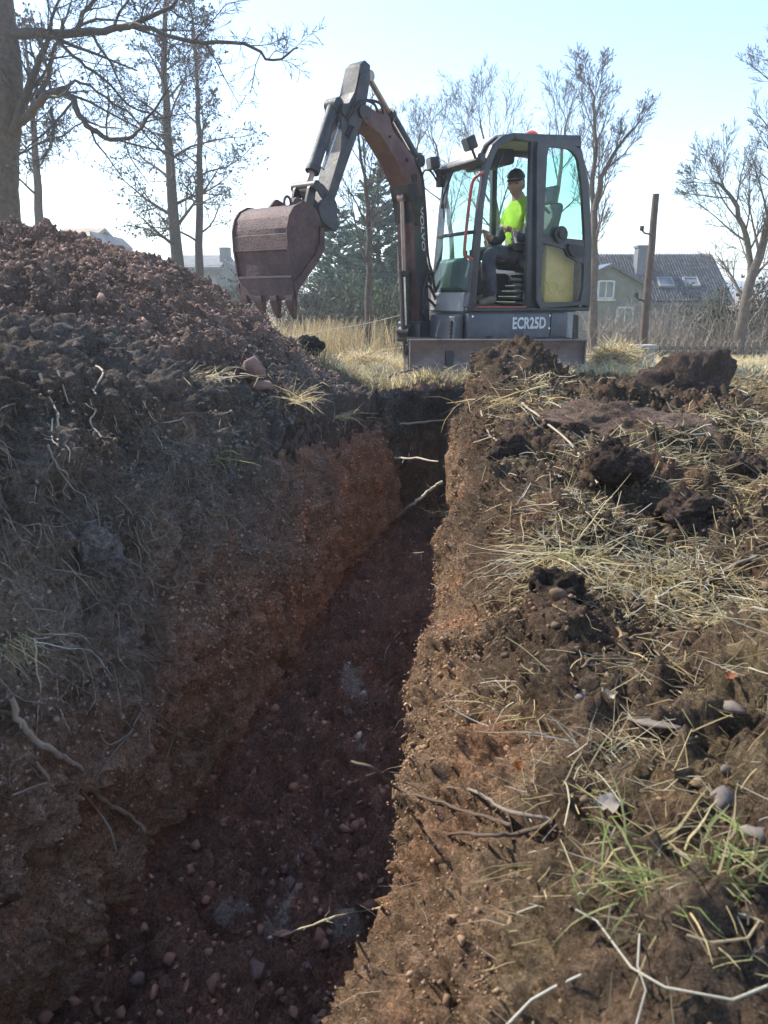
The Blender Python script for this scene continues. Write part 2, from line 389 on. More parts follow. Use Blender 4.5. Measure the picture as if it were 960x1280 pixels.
# ------------------------------------------------------------------ trench and banks: one swept sheet
I = np.interp
def XL(y): return I(y, [-3, 0, 1.4, 2.8, 4.26, 5.3, 5.95], [-1.5, -.99, -.75, -.52, -.275, -.03, .15])
def XE(y): return .022 * np.sin(5.3 * y + 1.2) + .014 * np.sin(12.1 * y) + .02 * np.sin(2.2 * y) + I(y, [-3, 0, .93, 1.74, 3.15, 3.94, 4.8, 5.95], [-.66, -.25, -.105, .105, .295, .40, .47, .52])
def ZE(y): return I(y, [0, .93, 1.74, 3.15, 3.94, 5.95], [-.42, -.37, -.30, -.16, -.10, -.06])
def EL(y): return I(y, [-3, 1, 1.85, 2.6, 3.36, 4.5, 5.7, 6.4], [.62, .60, .55, .42, .30, .15, .04, .0])
def bankR(x, y):
    z = np.zeros_like(x)
    for bx, by, rx, ry, hh in ((.93, 5.6, .30, .40, .30), (.58, 2.12, .17, .20, .13), (.85, 2.6, .32, .25, .12), (.62, 3.35, .22, .35, .14),
                               (1.35, 1.7, .35, .3, .12), (.72, 1.22, .16, .14, .09), (1.1, 4.3, .4, .35, .12), (1.9, 3.1, .45, .4, .12), (.62, 4.9, .22, .5, .17), (.85, 5.15, .28, .4, .12), (1.15, 4.9, .5, .5, .08), (.46, 4.2, .13, .3, .10), (.40, 3.45, .12, .22, .09), (.56, 5.25, .15, .35, .16), (.36, 2.75, .10, .2, .07), (.75, 3.9, .3, .3, .10), (1.0, 3.0, .25, .25, .10), (1.7, 4.2, .5, .4, .10), (1.5, 2.4, .3, .3, .12), (.95, 1.45, .2, .15, .07),
                               (.72, 4.3, .25, .4, .14), (2.5, 4.6, .5, .5, .1), (.3, .55, .2, .2, .03), (1.0, 1.0, .25, .15, .05), (1.25, 3.5, .3, .25, .12)):
        z += hh * np.exp(-((x - bx) / rx) ** 2 - ((y - by) / ry) ** 2)
    return z
yr = np.concatenate([np.linspace(-2.5, .3, 40, endpoint=False), np.linspace(.3, .55, 14, endpoint=False), np.linspace(.55, 1.5, 135, endpoint=False), np.linspace(1.5, 2.2, 76, endpoint=False),
                     np.linspace(2.2, 4, 120, endpoint=False), np.linspace(4, 5.68, 76, endpoint=False), np.linspace(5.68, 6.02, 56, endpoint=False), np.linspace(6.02, 7.3, 44)])
ny = len(yr)
segs = []     # per segment: (n, function(y)->(x,z) start)
def keypts(y):
    xl = XL(y); xe = XE(y); und = .09 * (1 - sstep(2.2, 3.0, y)); lean = .10
    el = EL(y); dX = I(y, [0, 1, 2, 3, 6], [.34, .33, .28, .20, .16]); zt = I(y, [0, 1, 2, 6], [.0, .02, .06, .05])
    one = np.ones_like(y); fl = -.92 + .03 * np.sin(y * 2.1)
    return [(-8 * one, 0 * one, 18), (-3 * one, el * .9 + .35, 22), (xl - 1.05, el + .34, 64), (xl - lean - .24, el + .04, 30),
            (xl - lean, el - .34, 70), (xl - .02, -.50 * one, 5), (xl - und, -.56 * one, 34), (xl - und * .6 + .02, fl + .02, 4),
            (xl + .06, fl, 56), (xe - .05, fl, 5), (xe - .005, fl + .06, 34), (xe, ZE(y), 92), (xe + dX, zt, 130), (1.9 + .1 * y * 0 + one * 0, .07 * one, 60),
            (3.2 * one, .03 * one, 34), (8 * one, 0 * one, 0)]
kp = keypts(yr); cols_x = []; cols_z = []; seg_id = []
for i in range(len(kp) - 1):
    x0, z0, n = kp[i]; x1, z1, _ = kp[i + 1]
    for k in range(n):
        t = k / n; cols_x.append(x0 * (1 - t) + x1 * t); cols_z.append(z0 * (1 - t) + z1 * t); seg_id.append(i + t)
cols_x.append(kp[-1][0]); cols_z.append(kp[-1][1]); seg_id.append(len(kp) - 1)
GX = np.stack(cols_x, 1); GZ = np.stack(cols_z, 1); SID = np.tile(np.array(seg_id), (ny, 1)); GY = np.tile(yr[:, None], (1, GX.shape[1]))
nc = GX.shape[1]
# smooth the profile corners
for _ in range(2):
    for A in (GX, GZ): A[:, 1:-1] = .25 * A[:, :-2] + .5 * A[:, 1:-1] + .25 * A[:, 2:]
# end walls of the trench
zl = EL(yr)[:, None]; zr = I(yr, [0, 1, 2, 6], [.0, .02, .06, .05])[:, None]
tx = np.clip((GX - XL(yr)[:, None]) / (XE(yr) - XL(yr))[:, None], 0, 1); top = zl * (1 - tx) + zr * tx
wob = .05 * np.sin(GX * 9) + .03 * np.sin(GX * 23 + 1)
e = 1 - sstep(5.74, 5.96, GY + wob); e = np.minimum(e, sstep(-2.4, -2.0, GY))
GZ = np.where(GZ < top, top + (GZ - top) * e, GZ)
# fade to level ground at the sheet's rim
fade = sstep(0, 1, (7.3 - GY) / .9) * sstep(0, 1, (GY + 2.5) / .4)
GZ = GZ * fade
P = np.stack([GX.ravel(), GY.ravel(), GZ.ravel()], 1).astype(np.float32)
sid = SID.ravel()
P[:, 2] += np.where(sid > 11.5, bankR(P[:, 0], P[:, 1]) * sstep(11.5, 12.1, sid), 0)
def gnorm(P):
    G = P.reshape(ny, nc, 3); du = np.gradient(G, axis=1); dv = np.gradient(G, axis=0)
    n = np.cross(du, dv).reshape(-1, 3); return n / (np.linalg.norm(n, axis=1, keepdims=True) + 1e-9)
NR = gnorm(P)
for _ in range(6):
    G_ = NR.reshape(ny, nc, 3); G_[:, 1:-1] = .25 * G_[:, :-2] + .5 * G_[:, 1:-1] + .25 * G_[:, 2:]
    NR = G_.reshape(-1, 3); NR = NR / (np.linalg.norm(NR, axis=1, keepdims=True) + 1e-9)
mfl = ((sid > 6.9) & (sid < 10)).astype(np.float32); mlw = (sstep(3.0, 3.6, sid) * (sid <= 6.9)).astype(np.float32)
msl = (sstep(10.4, 10.8, sid) * (1 - sstep(11.6, 12.2, sid))).astype(np.float32); mbk = (sid >= 11.8).astype(np.float32); mlb = 1 - sstep(3.2, 4.2, sid)
near = 1 - sstep(3.0, 5.5, P[:, 0] * np.sign(P[:, 0])); rim = fade.ravel() * near
wp = np.stack([fbm(P * 11, 3, 301), fbm(P * 11, 3, 311), fbm(P * 11, 3, 321)], 1)
lump1, cr1 = facet(P * 8 + .35 * wp, 3); lump2, cr2 = facet(P * 21 + .45 * wp, 5); lump3, cr3 = facet(P * 52 + .5 * wp, 9); lump4, cr4 = facet(P * 105 + .5 * wp, 15)
f1 = fbm(P * 2.6, 4, 31); f2 = fbm(P * 13, 4, 41); scr = fbm(P * np.array([16, 16, 2.2]), 4, 51); f3 = fbm(P * 70, 3, 61)
mask = .5 + .5 * np.clip(fbm(P * 3.1, 3, 71) * 1.6, -1, 1)
D = .03 * f1 + .012 * f2 + .0045 * f3
hf_n = fbm(P * 34, 4, 331, .6)
D += .008 * hf_n * (1 + .6 * mbk) + .006 * lump4 * (1 + .8 * mbk + .8 * msl)
D += mfl * (.065 * lump1 * mask + .062 * lump2 + .032 * lump3 + .02 * f1)
D += mlw * (.040 * scr + .026 * lump1 * mask * sstep(-.25, .1, P[:, 2]) + .020 * lump2 * (.3 + mask) * (1 - .75 * sstep(2.0, 3.2, P[:, 1])) + .020 * lump3 * (1 - .5 * sstep(2.0, 3.2, P[:, 1])) + .006 * lump4 + .012 * f2 + .015 * f1 * (1 - .5 * sstep(2.5, 3.5, P[:, 1])))
D += msl * (.020 * lump1 * mask + .024 * lump2 * mask + .020 * lump3 + .014 * f2 + .006 * hf_n)
bb_ = sstep(11.6, 12.4, sid)
D += bb_ * (.085 * lump1 * mask + .044 * lump2 * (.4 + mask) + .022 * lump3 + .045 * f1 + .022 * f2 + .006 * hf_n)
D += mlb * (.05 * lump1 * mask + .035 * lump2 + .015 * lump3 + .02 * f2)
P += NR * (D * rim)[:, None]
q = (np.arange(ny - 1)[:, None] * nc + np.arange(nc - 1)[None]).ravel(); TF = np.stack([q, q + 1, q + nc + 1, q + nc], 1)
NR = gnorm(P)
# soil colours, wall and floor lifted against the shade: humus above, red clay below
hum = np.array([.135, .095, .066]); gre = np.array([.36, .28, .22]); red = np.array([.56, .31, .195]); sod = np.array([.19, .155, .13]); org = np.array([.33, .215, .135]); flo = np.array([.45, .225, .155])
strw = np.array([.34, .27, .15])
def mixv(a, b, t): t = np.clip(t, 0, 1)[:, None]; return a * (1 - t) + b * t
C = np.tile(hum, (len(P), 1))
lw = mixv(np.tile(gre, (len(P), 1)), np.tile(red, (len(P), 1)), sstep(.05, -.55, P[:, 2] + .22 * f1 - .25 * sstep(3, 5.3, P[:, 1])) * (.55 + .45 * sstep(2.0, 4.2, P[:, 1])))
lw = mixv(lw, np.tile(sod, (len(P), 1)), sstep(-.12, .12, P[:, 2] - .06 * P[:, 1] * 0 + .16 * f1 + .06 * f2 - .5 * (EL(P[:, 1]) - .35)) * .9)
C = mixv(C, lw, mlw); C = mixv(C, np.tile(flo, (len(P), 1)), mfl); C = mixv(C, np.tile(sod, (len(P), 1)), 1 - sstep(3.0, 3.4, sid)); C = mixv(C, np.tile(np.array([.34, .21, .165]), (len(P), 1)), sstep(2.2, 1.0, sid + .5 * f1))
slo = mixv(np.tile(org, (len(P), 1)), np.tile(hum, (len(P), 1)), sstep(-.35, .35, sid - I(P[:, 1], [0, 1.1, 1.8, 3, 5], [12.15, 11.95, 11.55, 11.25, 11.1]) + .35 * f1 + .18 * f2) * .95)
C = mixv(C, slo, ((sid > 10) & (sid < 12.4)).astype(np.float32))
fary = sstep(5.9, 6.4, P[:, 1] + .2 * f1) * (1 - (P[:, 2] < -.12)); C = mixv(C, np.tile(strw, (len(P), 1)), fary)
C = mixv(C, np.tile(strw, (len(P), 1)), sstep(1.8, 3.0, P[:, 0] + .4 * f1) * .7)
C = mixv(C, np.tile(strw, (len(P), 1)), mbk * sstep(.25, .8, fbm(P * 4, 3, 81)) * .35)
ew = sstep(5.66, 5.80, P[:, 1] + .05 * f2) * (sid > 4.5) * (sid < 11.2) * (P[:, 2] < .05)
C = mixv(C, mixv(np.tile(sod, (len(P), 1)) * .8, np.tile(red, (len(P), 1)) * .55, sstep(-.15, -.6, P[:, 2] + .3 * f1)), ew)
C *= (.8 + .4 * (.5 * cr1 + .5 * cr2))[:, None]; C *= (1 + .22 * f2[:, None] + .18 * fbm(P * 1.7, 2, 91)[:, None]); C = mixv(C, C * np.array([1.5, 1.2, 1.05]), sstep(.2, .9, fbm(P * 5, 3, 95)) * .5)
for px, py, sx, sy in ((440, 848, .05, .13), (448, 915, .03, .05), (394, 1015, .03, .07), (376, 1058, .03, .05), (355, 1118, .04, .12), (338, 1175, .03, .08), (428, 1132, .035, .04), (392, 1120, .04, .04), (280, 1110, .06, .06), (465, 752, .05, .08)):
    r = ray(px, py); t = (-.9 - ZC) / r.z; cxp, cyp = r.x * t, r.y * t
    dd = np.sqrt(((P[:, 0] - cxp) / sx) ** 2 + ((P[:, 1] - cyp) / sy) ** 2) + .9 * f2
    C = mixv(C, np.tile(np.array([.80, .62, .50]), (len(P), 1)), mfl * sstep(1.1, .2, dd) * .8)
C = np.clip(C, .008, .8)
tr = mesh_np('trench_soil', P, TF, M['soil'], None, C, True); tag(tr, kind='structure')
tr['label'] = 'bare soil of the trench and its banks'

# ------------------------------------------------------------------ spoil heap on the left bank
HX, HY = -2.2, 5.0
nr_, na_ = 200, 620
rr = np.linspace(0.02, 2.75, nr_); aa = np.linspace(0, 2 * pi, na_, endpoint=False)
R, A = np.meshgrid(rr, aa, indexing='ij')
hx = HX + R * np.cos(A); hy = HY + R * np.sin(A)
hz = I(R, [0, .5, .9, 1.25, 1.55, 1.85, 2.3, 2.75], [1.13, 1.06, .89, .68, .44, .20, -.04, -.3])
PH = np.stack([hx.ravel(), hy.ravel(), hz.ravel()], 1).astype(np.float32)
hf1 = fbm(PH * 2.2, 4, 131); hwp = np.stack([fbm(PH * 9, 3, 301), fbm(PH * 9, 3, 311), fbm(PH * 9, 3, 321)], 1); hw1, hr1 = facet(PH * 5 + .4 * hwp, 133); hw2, hr2 = facet(PH * 13 + .45 * hwp, 135); hw3, hr3 = facet(PH * 34 + .5 * hwp, 136); hf2 = fbm(PH * 12, 5, 137, .6)
hm_ = .5 + .5 * np.clip(fbm(PH * 2.5, 3, 139) * 1.8, -1, 1)
nrm = np.stack([.5 * np.cos(A).ravel(), .5 * np.sin(A).ravel(), np.full(len(PH), .86)], 1)
PH = PH + nrm * (.07 * hf1 + .065 * hw1 * hm_ + .036 * hw2 * (.3 + hm_) + .030 * hw3 + .014 * facet(PH * 66 + .5 * hwp, 141)[0] + .024 * hf2)[:, None]
xe_ = XL(PH[:, 1]) - .10 - .05; PH[:, 2] = np.minimum(PH[:, 2], EL(PH[:, 1]) + .02 + np.clip(xe_ - PH[:, 0], 0, 9) * (.95 + .35 * hf1) + .03 * hf2); over = PH[:, 0] > xe_
PH[:, 2] = np.where(over, np.minimum(PH[:, 2], EL(PH[:, 1]) - .12), PH[:, 2]); PH[:, 0] = np.minimum(PH[:, 0], xe_)
q = (np.arange(nr_ - 1)[:, None] * na_ + np.arange(na_)[None]).ravel(); q2 = (np.arange(nr_ - 1)[:, None] * na_ + (np.arange(na_)[None] + 1) % na_).ravel()
HF = np.stack([q, q + na_, q2 + na_, q2], 1)
hc = mixv(np.tile(np.array([.34, .22, .17]), (len(PH), 1)), np.tile(np.array([.23, .16, .128]), (len(PH), 1)), .5 + .8 * hf1)
hc *= (1 + .2 * hf2[:, None]) * (.72 + .3 * hr1 + .3 * hr2)[:, None]
hc = mixv(hc, np.tile(sod, (len(PH), 1)) * (.8 + .3 * hr2[:, None]), sstep(.35, -.05, PH[:, 2] - EL(PH[:, 1]) - .12 + .25 * hf1) * .85)
heap = mesh_np('spoil_heap', PH, HF, M['soil'], None, np.clip(hc, .01, .8), True)
tag(heap, 'large heap of dug out reddish soil on the left bank of the trench', 'soil heap')
HN = np.zeros_like(PH); tmp = PH.reshape(nr_, na_, 3)
HN = np.cross(np.gradient(tmp, axis=0), np.roll(tmp, -1, 1) - np.roll(tmp, 1, 1)).reshape(-1, 3); HN /= np.linalg.norm(HN, axis=1, keepdims=True) + 1e-9
HN *= np.sign(HN[:, 2:3] + 1e-6)

# surface lookups for things that lie on the soil
G3 = P.reshape(ny, nc, 3)[::2, ::2]; gy, gx = G3.shape[:2]
q = (np.arange(gy - 1)[:, None] * gx + np.arange(gx - 1)[None]).ravel(); gf = np.stack([q, q + 1, q + gx + 1, q + gx], 1)
H3 = PH.reshape(nr_, na_, 3)[::3, ::3]; hr, ha = H3.shape[:2]
q = (np.arange(hr - 1)[:, None] * ha + np.arange(ha)[None]).ravel(); q2 = (np.arange(hr - 1)[:, None] * ha + (np.arange(ha)[None] + 1) % ha).ravel()
hf_ = np.stack([q, q + ha, q2 + ha, q2], 1) + gy * gx
BV = BVHTree.FromPolygons(np.concatenate([G3.reshape(-1, 3), H3.reshape(-1, 3)]).tolist(), np.concatenate([gf, hf_]).tolist())
def hit(px, py, lift=0.0):
    r = ray(px, py).normalized(); loc, nor, i, d = BV.ray_cast(Vector((0, 0, ZC)), r)
    if loc is None: return at(px, py, 6.5), Vector((0, 0, 1))
    if nor.dot(r) > 0: nor = -nor
    return loc + nor * lift, nor
def zat(x, y):
    loc, nor, i, d = BV.ray_cast(Vector((x, y, 5)), Vector((0, 0, -1)))
    return loc.z if loc else float(far_z(x, y))

# ------------------------------------------------------------------ excavator
TH = radians(65); CX, CY = 1.12, 8.25
dv = Vector((-sin(TH), -cos(TH), 0)); lv = Vector((cos(TH), -sin(TH), 0))
EX = empty('excavator', (CX, CY, 0), atan2(dv.y, dv.x), 'compact tracked excavator with glazed cab and raised maroon boom standing at the trench end', 'excavator')
def w2l(x, y, z): p = Vector((x - CX, y - CY, 0)); return Vector((p.dot(dv), p.dot(lv), z))
def SL(u, v, w): return Vector((u, w, v))                     # side plane: u forward, v up, w across
def part(name, bm, mat, parent=EX, smooth=.6, label=None): return done(name, bm, mat, parent, smooth, label)
# --- undercarriage, square to the trench
UT = lambda x, y, z: w2l(1.0 + x, 8.15 + y, z)
bm = bmesh.new()
prof = [(-.775, .37), (.775, .37), (.775, .35), (.775, .06), (-.775, .06), (-.775, .35)]
for i in range(10):                                             # curved mouldboard in strips
    a0, a1 = i / 10, (i + 1) / 10
    f = lambda t: -1.26 + .055 * math.sin(pi * t) + (.05 if t < .1 else 0) * 0
    z0, z1 = .05 + .32 * a0, .05 + .32 * a1
    vs = [bm.verts.new(UT(x, f(a) + o, z)) for o in (0, .03) for (x, a, z) in ((-.775, a0, z0), (.775, a0, z0), (.775, a1, z1), (-.775, a1, z1))]
    for q_ in ((0, 1, 2, 3), (7, 6, 5, 4), (1, 5, 6, 2), (4, 0, 3, 7)): bm.faces.new([vs[k] for k in q_])
box(bm, -.78, .78, -1.275, -1.225, .362, .378, UT, .004)
bl = part('dozer_blade', bm, M['blade'], label='scraped brownish dozer blade')
bm = bmesh.new(); box(bm, -.777, .777, -1.285, -1.262, .045, .12, UT, .004); part('cutting_edge', bm, M['blade'], bl)
for sx in (-.66, -.45, -.2, .05, .3, .52, .7):
    bm = bmesh.new(); disc(bm, UT(sx, -1.29, .085), UT(sx, -2, .085) - UT(sx, -1, .085), .014, .016, 8); part('bolt', bm, M['black'], bl)
for sx in (-.775, .765):
    bm = bmesh.new(); prism(bm, [(-1.26, .06), (-1.26, .37), (-1.16, .30), (-1.12, .12)], sx, sx + .012, lambda u, v, w: UT(w, u, v)); part('end_plate', bm, M['blade'], bl)
for sx in (-.42, .42):
    bm = bmesh.new(); prism(bm, [(-1.22, .10), (-1.22, .28), (-.45, .36), (-.45, .24)], sx - .04, sx + .04, lambda u, v, w: UT(w, u, v), .008); part('blade_arm', bm, M['cab'])
bm = bmesh.new(); tube(bm, [UT(0, -1.2, .22), UT(0, -.55, .38)], .05, 12); tube(bm, [UT(0, -1.24, .21), UT(0, -1.1, .24)], .028, 10); part('blade_cylinder', bm, M['cab'])
bm = bmesh.new(); box(bm, -.48, .48, -.5, .5, .16, .42, UT, .03); tube(bm, [UT(0, 0, .40), UT(0, 0, .49)], .36, 28); part('undercarriage_frame', bm, M['cab'])
for sx in (-1, 1):
    xa, xb = (.475, .775) if sx > 0 else (-.775, -.475)
    bm = bmesh.new(); pth = []
    for k in range(14): a = pi / 2 + pi * k / 13; pth.append((-.72 + .17 * cos(a), .175 + .17 * sin(a)))
    for k in range(14): a = -pi / 2 + pi * k / 13; pth.append((.72 + .17 * cos(a), .175 + .17 * sin(a)))
    inn = [(u * .94, .175 + (v - .175) * .82) for u, v in pth]
    n = len(pth); g_ = [[bm.verts.new(UT(w, u, v)) for u, v in L] for L, w in ((pth, xa), (pth, xb), (inn, xb), (inn, xa))]
    for i in range(n):
        for k in range(4): bm.faces.new((g_[k][i], g_[k][(i + 1) % n], g_[(k + 1) % 4][(i + 1) % n], g_[(k + 1) % 4][i]))
    trk = part('track', bm, M['rubber'])
    bm = bmesh.new()
    for s_ in np.linspace(-.72, .72, 18):
        for zz, up in ((.344, .014), (.002, -.014)):
            box(bm, xa + .005, xb - .005, s_ - .02, s_ + .02, min(zz, zz + up), max(zz, zz + up), UT)
    for c_, sg in ((-.72, 1), (.72, -1)):
        for k in range(1, 9):
            a = (pi / 2 + pi * k / 9) if sg > 0 else (-pi / 2 + pi * k / 9); u0, v0 = c_ + .17 * cos(a), .175 + .17 * sin(a)
            prism(bm, [(u0 - .02 * sin(a), v0 + .02 * cos(a)), (u0 + .02 * sin(a), v0 - .02 * cos(a)), (u0 + .02 * sin(a) + .018 * cos(a), v0 - .02 * cos(a) + .018 * sin(a)), (u0 - .02 * sin(a) + .018 * cos(a), v0 + .02 * cos(a) + .018 * sin(a))], xa + .005, xb - .005, lambda u, v, w: UT(w, u, v))
    part('tread_lugs', bm, M['rubber'], trk)
    for uu in (-.72, .72):
        bm = bmesh.new(); disc(bm, UT((xa + xb) / 2, uu, .175), UT(1, 0, 0) - UT(0, 0, 0), .132, .2, 24); disc(bm, UT((xa + xb) / 2, uu, .175), UT(1, 0, 0) - UT(0, 0, 0), .05, .26, 14); part('sprocket' if uu > 0 else 'idler', bm, M['cab'], trk)
    for uu in (-.4, -.13, .13, .4):
        bm = bmesh.new(); disc(bm, UT((xa + xb) / 2, uu, .088), UT(1, 0, 0) - UT(0, 0, 0), .055, .22, 16); part('track_roller', bm, M['cab'], trk)
    bm = bmesh.new(); box(bm, xa + .06, xb - .06, -.6, .6, .13, .27, UT, .02); part('track_beam', bm, M['cab'], trk)
# --- upper structure under the cab
bm = bmesh.new(); prism(bm, rounded([(.70, .50), (.70, .60), (-.45, .60), (-.45, .50)], .01), -.62, .66, SL); part('floor_frame', bm, M['cab'])
bm = bmesh.new(); prism(bm, [(.705, .30), (.705, .585), (-.228, .585), (-.228, .30)], .64, .70, SL, .012, 2); pan = part('side_panel', bm, M['panel'], label='grey side panel with white model lettering')
bm = bmesh.new(); prism(bm, [(.10, .33), (.10, .42), (-.20, .42), (-.20, .33)], .700, .706, SL, .003); part('panel_cover', bm, M['panel'], pan)
for u, v in ((-.21, .56), (-.21, .44), (-.21, .34), (.66, .56)):
    bm = bmesh.new(); disc(bm, (u, .702, v), (0, 1, 0), .011, .012, 8); part('bolt', bm, M['steel'], pan)
bm = bmesh.new(); prism(bm, [(-.238, .30), (-.238, .585), (-.44, .585), (-.44, .30)], .62, .695, SL, .012, 2); part('rear_panel', bm, M['panel'])
# counterweight curved round the tail
bm = bmesh.new(); oc = []; ic = []
for k in range(25):
    a = radians(62 + k * 236 / 24 * 1.0) ; oc.append((.77 * cos(a) * .92, .72 * sin(a))); ic.append((.5 * cos(a), .5 * sin(a)))
pl = oc + ic[::-1]
oc = [(-.445, .69), (-.56, .66), (-.64, .56), (-.72, .35), (-.76, .1), (-.76, -.1), (-.72, -.35), (-.64, -.56), (-.55, -.66), (-.40, -.69)]
ic = [(x * .6, y * .8) for x, y in oc]
prism(bm, oc + ic[::-1], .28, .595, lambda u, v, w: Vector((u, v, w)), .012, 2); part('counterweight', bm, M['ltgrey'], label='light grey rounded counterweight')
bm = bmesh.new(); prism(bm, rounded([(-.525, .31), (-.525, .57), (-.585, .56), (-.60, .31)], .02), .60, .672, SL); part('tail_lamp_slot', bm, M['black'])
bm = bmesh.new(); oc = [(-.25, -.68), (-.25, .40), (-.55, .40), (-.70, .1), (-.72, -.2), (-.6, -.6)]
prism(bm, oc, .60, 1.12, lambda u, v, w: Vector((u, v, w)), .03, 2); hood = part('engine_hood', bm, M['cab'])
bm = bmesh.new(); prism(bm, [(.55, -.66), (.55, -.10), (-.25, -.10), (-.25, -.66)], .60, .98, lambda u, v, w: Vector((u, v, w)), .03, 2); part('right_side_tank', bm, M['cab'])
# front casting, swing post, hoses
bm = bmesh.new(); prism(bm, [(.70, .30), (.70, .58), (.79, .56), (.81, .28)], .12, .62, SL, .012); part('front_casting', bm, M['panel'])
bm = bmesh.new(); prism(bm, [(.72, .60), (.70, .775), (.66, .775), (.66, .60)], -.03, .62, SL, .008); part('front_apron', bm, M['ltgrey'])
bm = bmesh.new()
for a in range(6):
    disc(bm, (.805, .56, .33 + a * .035), (1, 0, 0), .016, .02, 8)
part('casting_ribs', bm, M['black'])
BROOT = Vector((.33, 7.93, 0)); TB = radians(40); bv = Vector((-sin(TB), -cos(TB), 0)); pv = Vector((cos(TB), -sin(TB), 0))
def BL(u, v, w): p = BROOT + bv * u + pv * w; return w2l(p.x, p.y, v)
bm = bmesh.new(); prism(bm, rounded([(.16, .30), (.14, .50), (-.10, .50), (-.34, .42), (-.34, .30)], .03), -.13, .15, BL); part('swing_post', bm, M['cab'])
bm = bmesh.new(); prism(bm, rounded([(-.10, .33), (-.12, .52), (-.26, .56), (-.36, .50), (-.42, .33)], .03), .17, .34, BL)
prism(bm, rounded([(-.10, .33), (-.12, .46), (-.22, .48), (-.40, .44), (-.42, .33)], .03), .34, .46, BL); part('valve_block', bm, M['black'])
bm = bmesh.new(); prism(bm, [(-.2, .36), (-.2, .375), (-.27, .375), (-.27, .36)], .461, .464, BL); part('decal', bm, M['white'])
# --- boom: two side plates with a dished box between
bL = [(.895, 2.315), (.697, 2.261), (.40, 2.09), (.208, 1.978), (.096, 1.833), (.04, 1.578), (-.006, 1.228), (-.059, .697), (-.095, .36), (-.06, .31), (.04, .31), (.085, .36), (.12, .70), (.167, 1.031), (.20, 1.40), (.225, 1.60), (.30, 1.74), (.442, 1.902), (.676, 2.112), (.845, 2.144), (.93, 2.20)]
bm = bmesh.new(); prism(bm, bL, -.10, .10, BL, .008, 2); boom = part('boom', bm, M['boom'], label='maroon bent boom')
bm = bmesh.new(); prism(bm, [(.30, 1.735), (.225, 1.595), (.20, 1.40), (.15, 1.38), (.10, 1.56), (.19, 1.75)], -.125, .125, BL, .01, 2); part('cylinder_bracket', bm, M['black'], boom)
bm = bmesh.new(); prism(bm, [(.06, .36), (.115, .70), (.165, 1.03), (.195, 1.36), (.05, 1.36), (.0, 1.0), (-.05, .62), (-.07, .36)], .099, .104, BL); prism(bm, [(.06, .36), (.115, .70), (.165, 1.03), (.195, 1.36), (.05, 1.36), (.0, 1.0), (-.05, .62), (-.07, .36)], -.104, -.099, BL); part('dark_lower_plate', bm, M['cab'], boom)
for u, v, r_ in ((.86, 2.24, .045), (.30, 1.94, .02), (.20, 1.80, .035), (.10, 1.62, .03), (-.01, .40, .05), (.55, 2.10, .012)):
    bm = bmesh.new(); disc(bm, BL(u, v, 0), BL(0, 0, 1) - BL(0, 0, 0), r_, .225, 16); part('pivot_pin', bm, M['black'], boom)
bm = bmesh.new(); prism(bm, [(.70, 2.255), (.60, 2.33), (.50, 2.27), (.44, 2.12)], -.06, .06, BL, .006); part('gusset', bm, M['boom'], boom)
bm = bmesh.new(); prism(bm, [(.14, 1.90), (.09, 2.03), (.00, 2.05), (-.02, 1.97), (.06, 1.78)], -.035, .035, BL, .006); part('cylinder_lug', bm, M['black'], boom)
# arm (dipper)
aL = [(.925, 2.60), (.86, 2.645), (.79, 2.62), (.80, 2.50), (.838, 2.35), (.90, 2.17), (.958, 2.073), (1.144, 1.733), (1.275, 1.50), (1.30, 1.30), (1.35, 1.26), (1.40, 1.31), (1.38, 1.48), (1.17, 1.90), (1.15, 2.08), (1.165, 2.20), (1.12, 2.27), (1.06, 2.28), (.985, 2.38)]
bm = bmesh.new(); prism(bm, aL, -.085, .085, BL, .008, 2); arm = part('dipper_arm', bm, M['arm'], label='grey dipper arm')
for sgn in (-1, 1):
    bm = bmesh.new(); prism(bm, [(.93, 2.53), (.85, 2.56), (.86, 2.36), (.93, 2.13), (1.06, 2.05), (1.10, 2.2), (1.0, 2.30)], .086 * sgn, .094 * sgn, BL, .003); part('stiffener_plate', bm, M['arm'], arm)
bm = bmesh.new(); disc(bm, BL(.92, 2.24, 0), BL(0, 0, 1) - BL(0, 0, 0), .05, .235, 18); part('pivot_pin', bm, M['black'], arm); bm = bmesh.new(); disc(bm, BL(1.12, 2.22, 0), BL(0, 0, 1) - BL(0, 0, 0), .05, .2, 16); part('pivot_pin', bm, M['black'], arm); bm = bmesh.new(); disc(bm, BL(1.345, 1.31, 0), BL(0, 0, 1) - BL(0, 0, 0), .05, .22, 16); part('pivot_pin', bm, M['black'], arm)
bm = bmesh.new(); tube(bm, [BL(1.03, 2.10, .098), BL(1.09, 2.02, .098), BL(1.12, 2.03, .098), BL(1.06, 2.11, .098), BL(1.03, 2.10, .098)], .012, 6); part('grease_port', bm, M['black'], arm)
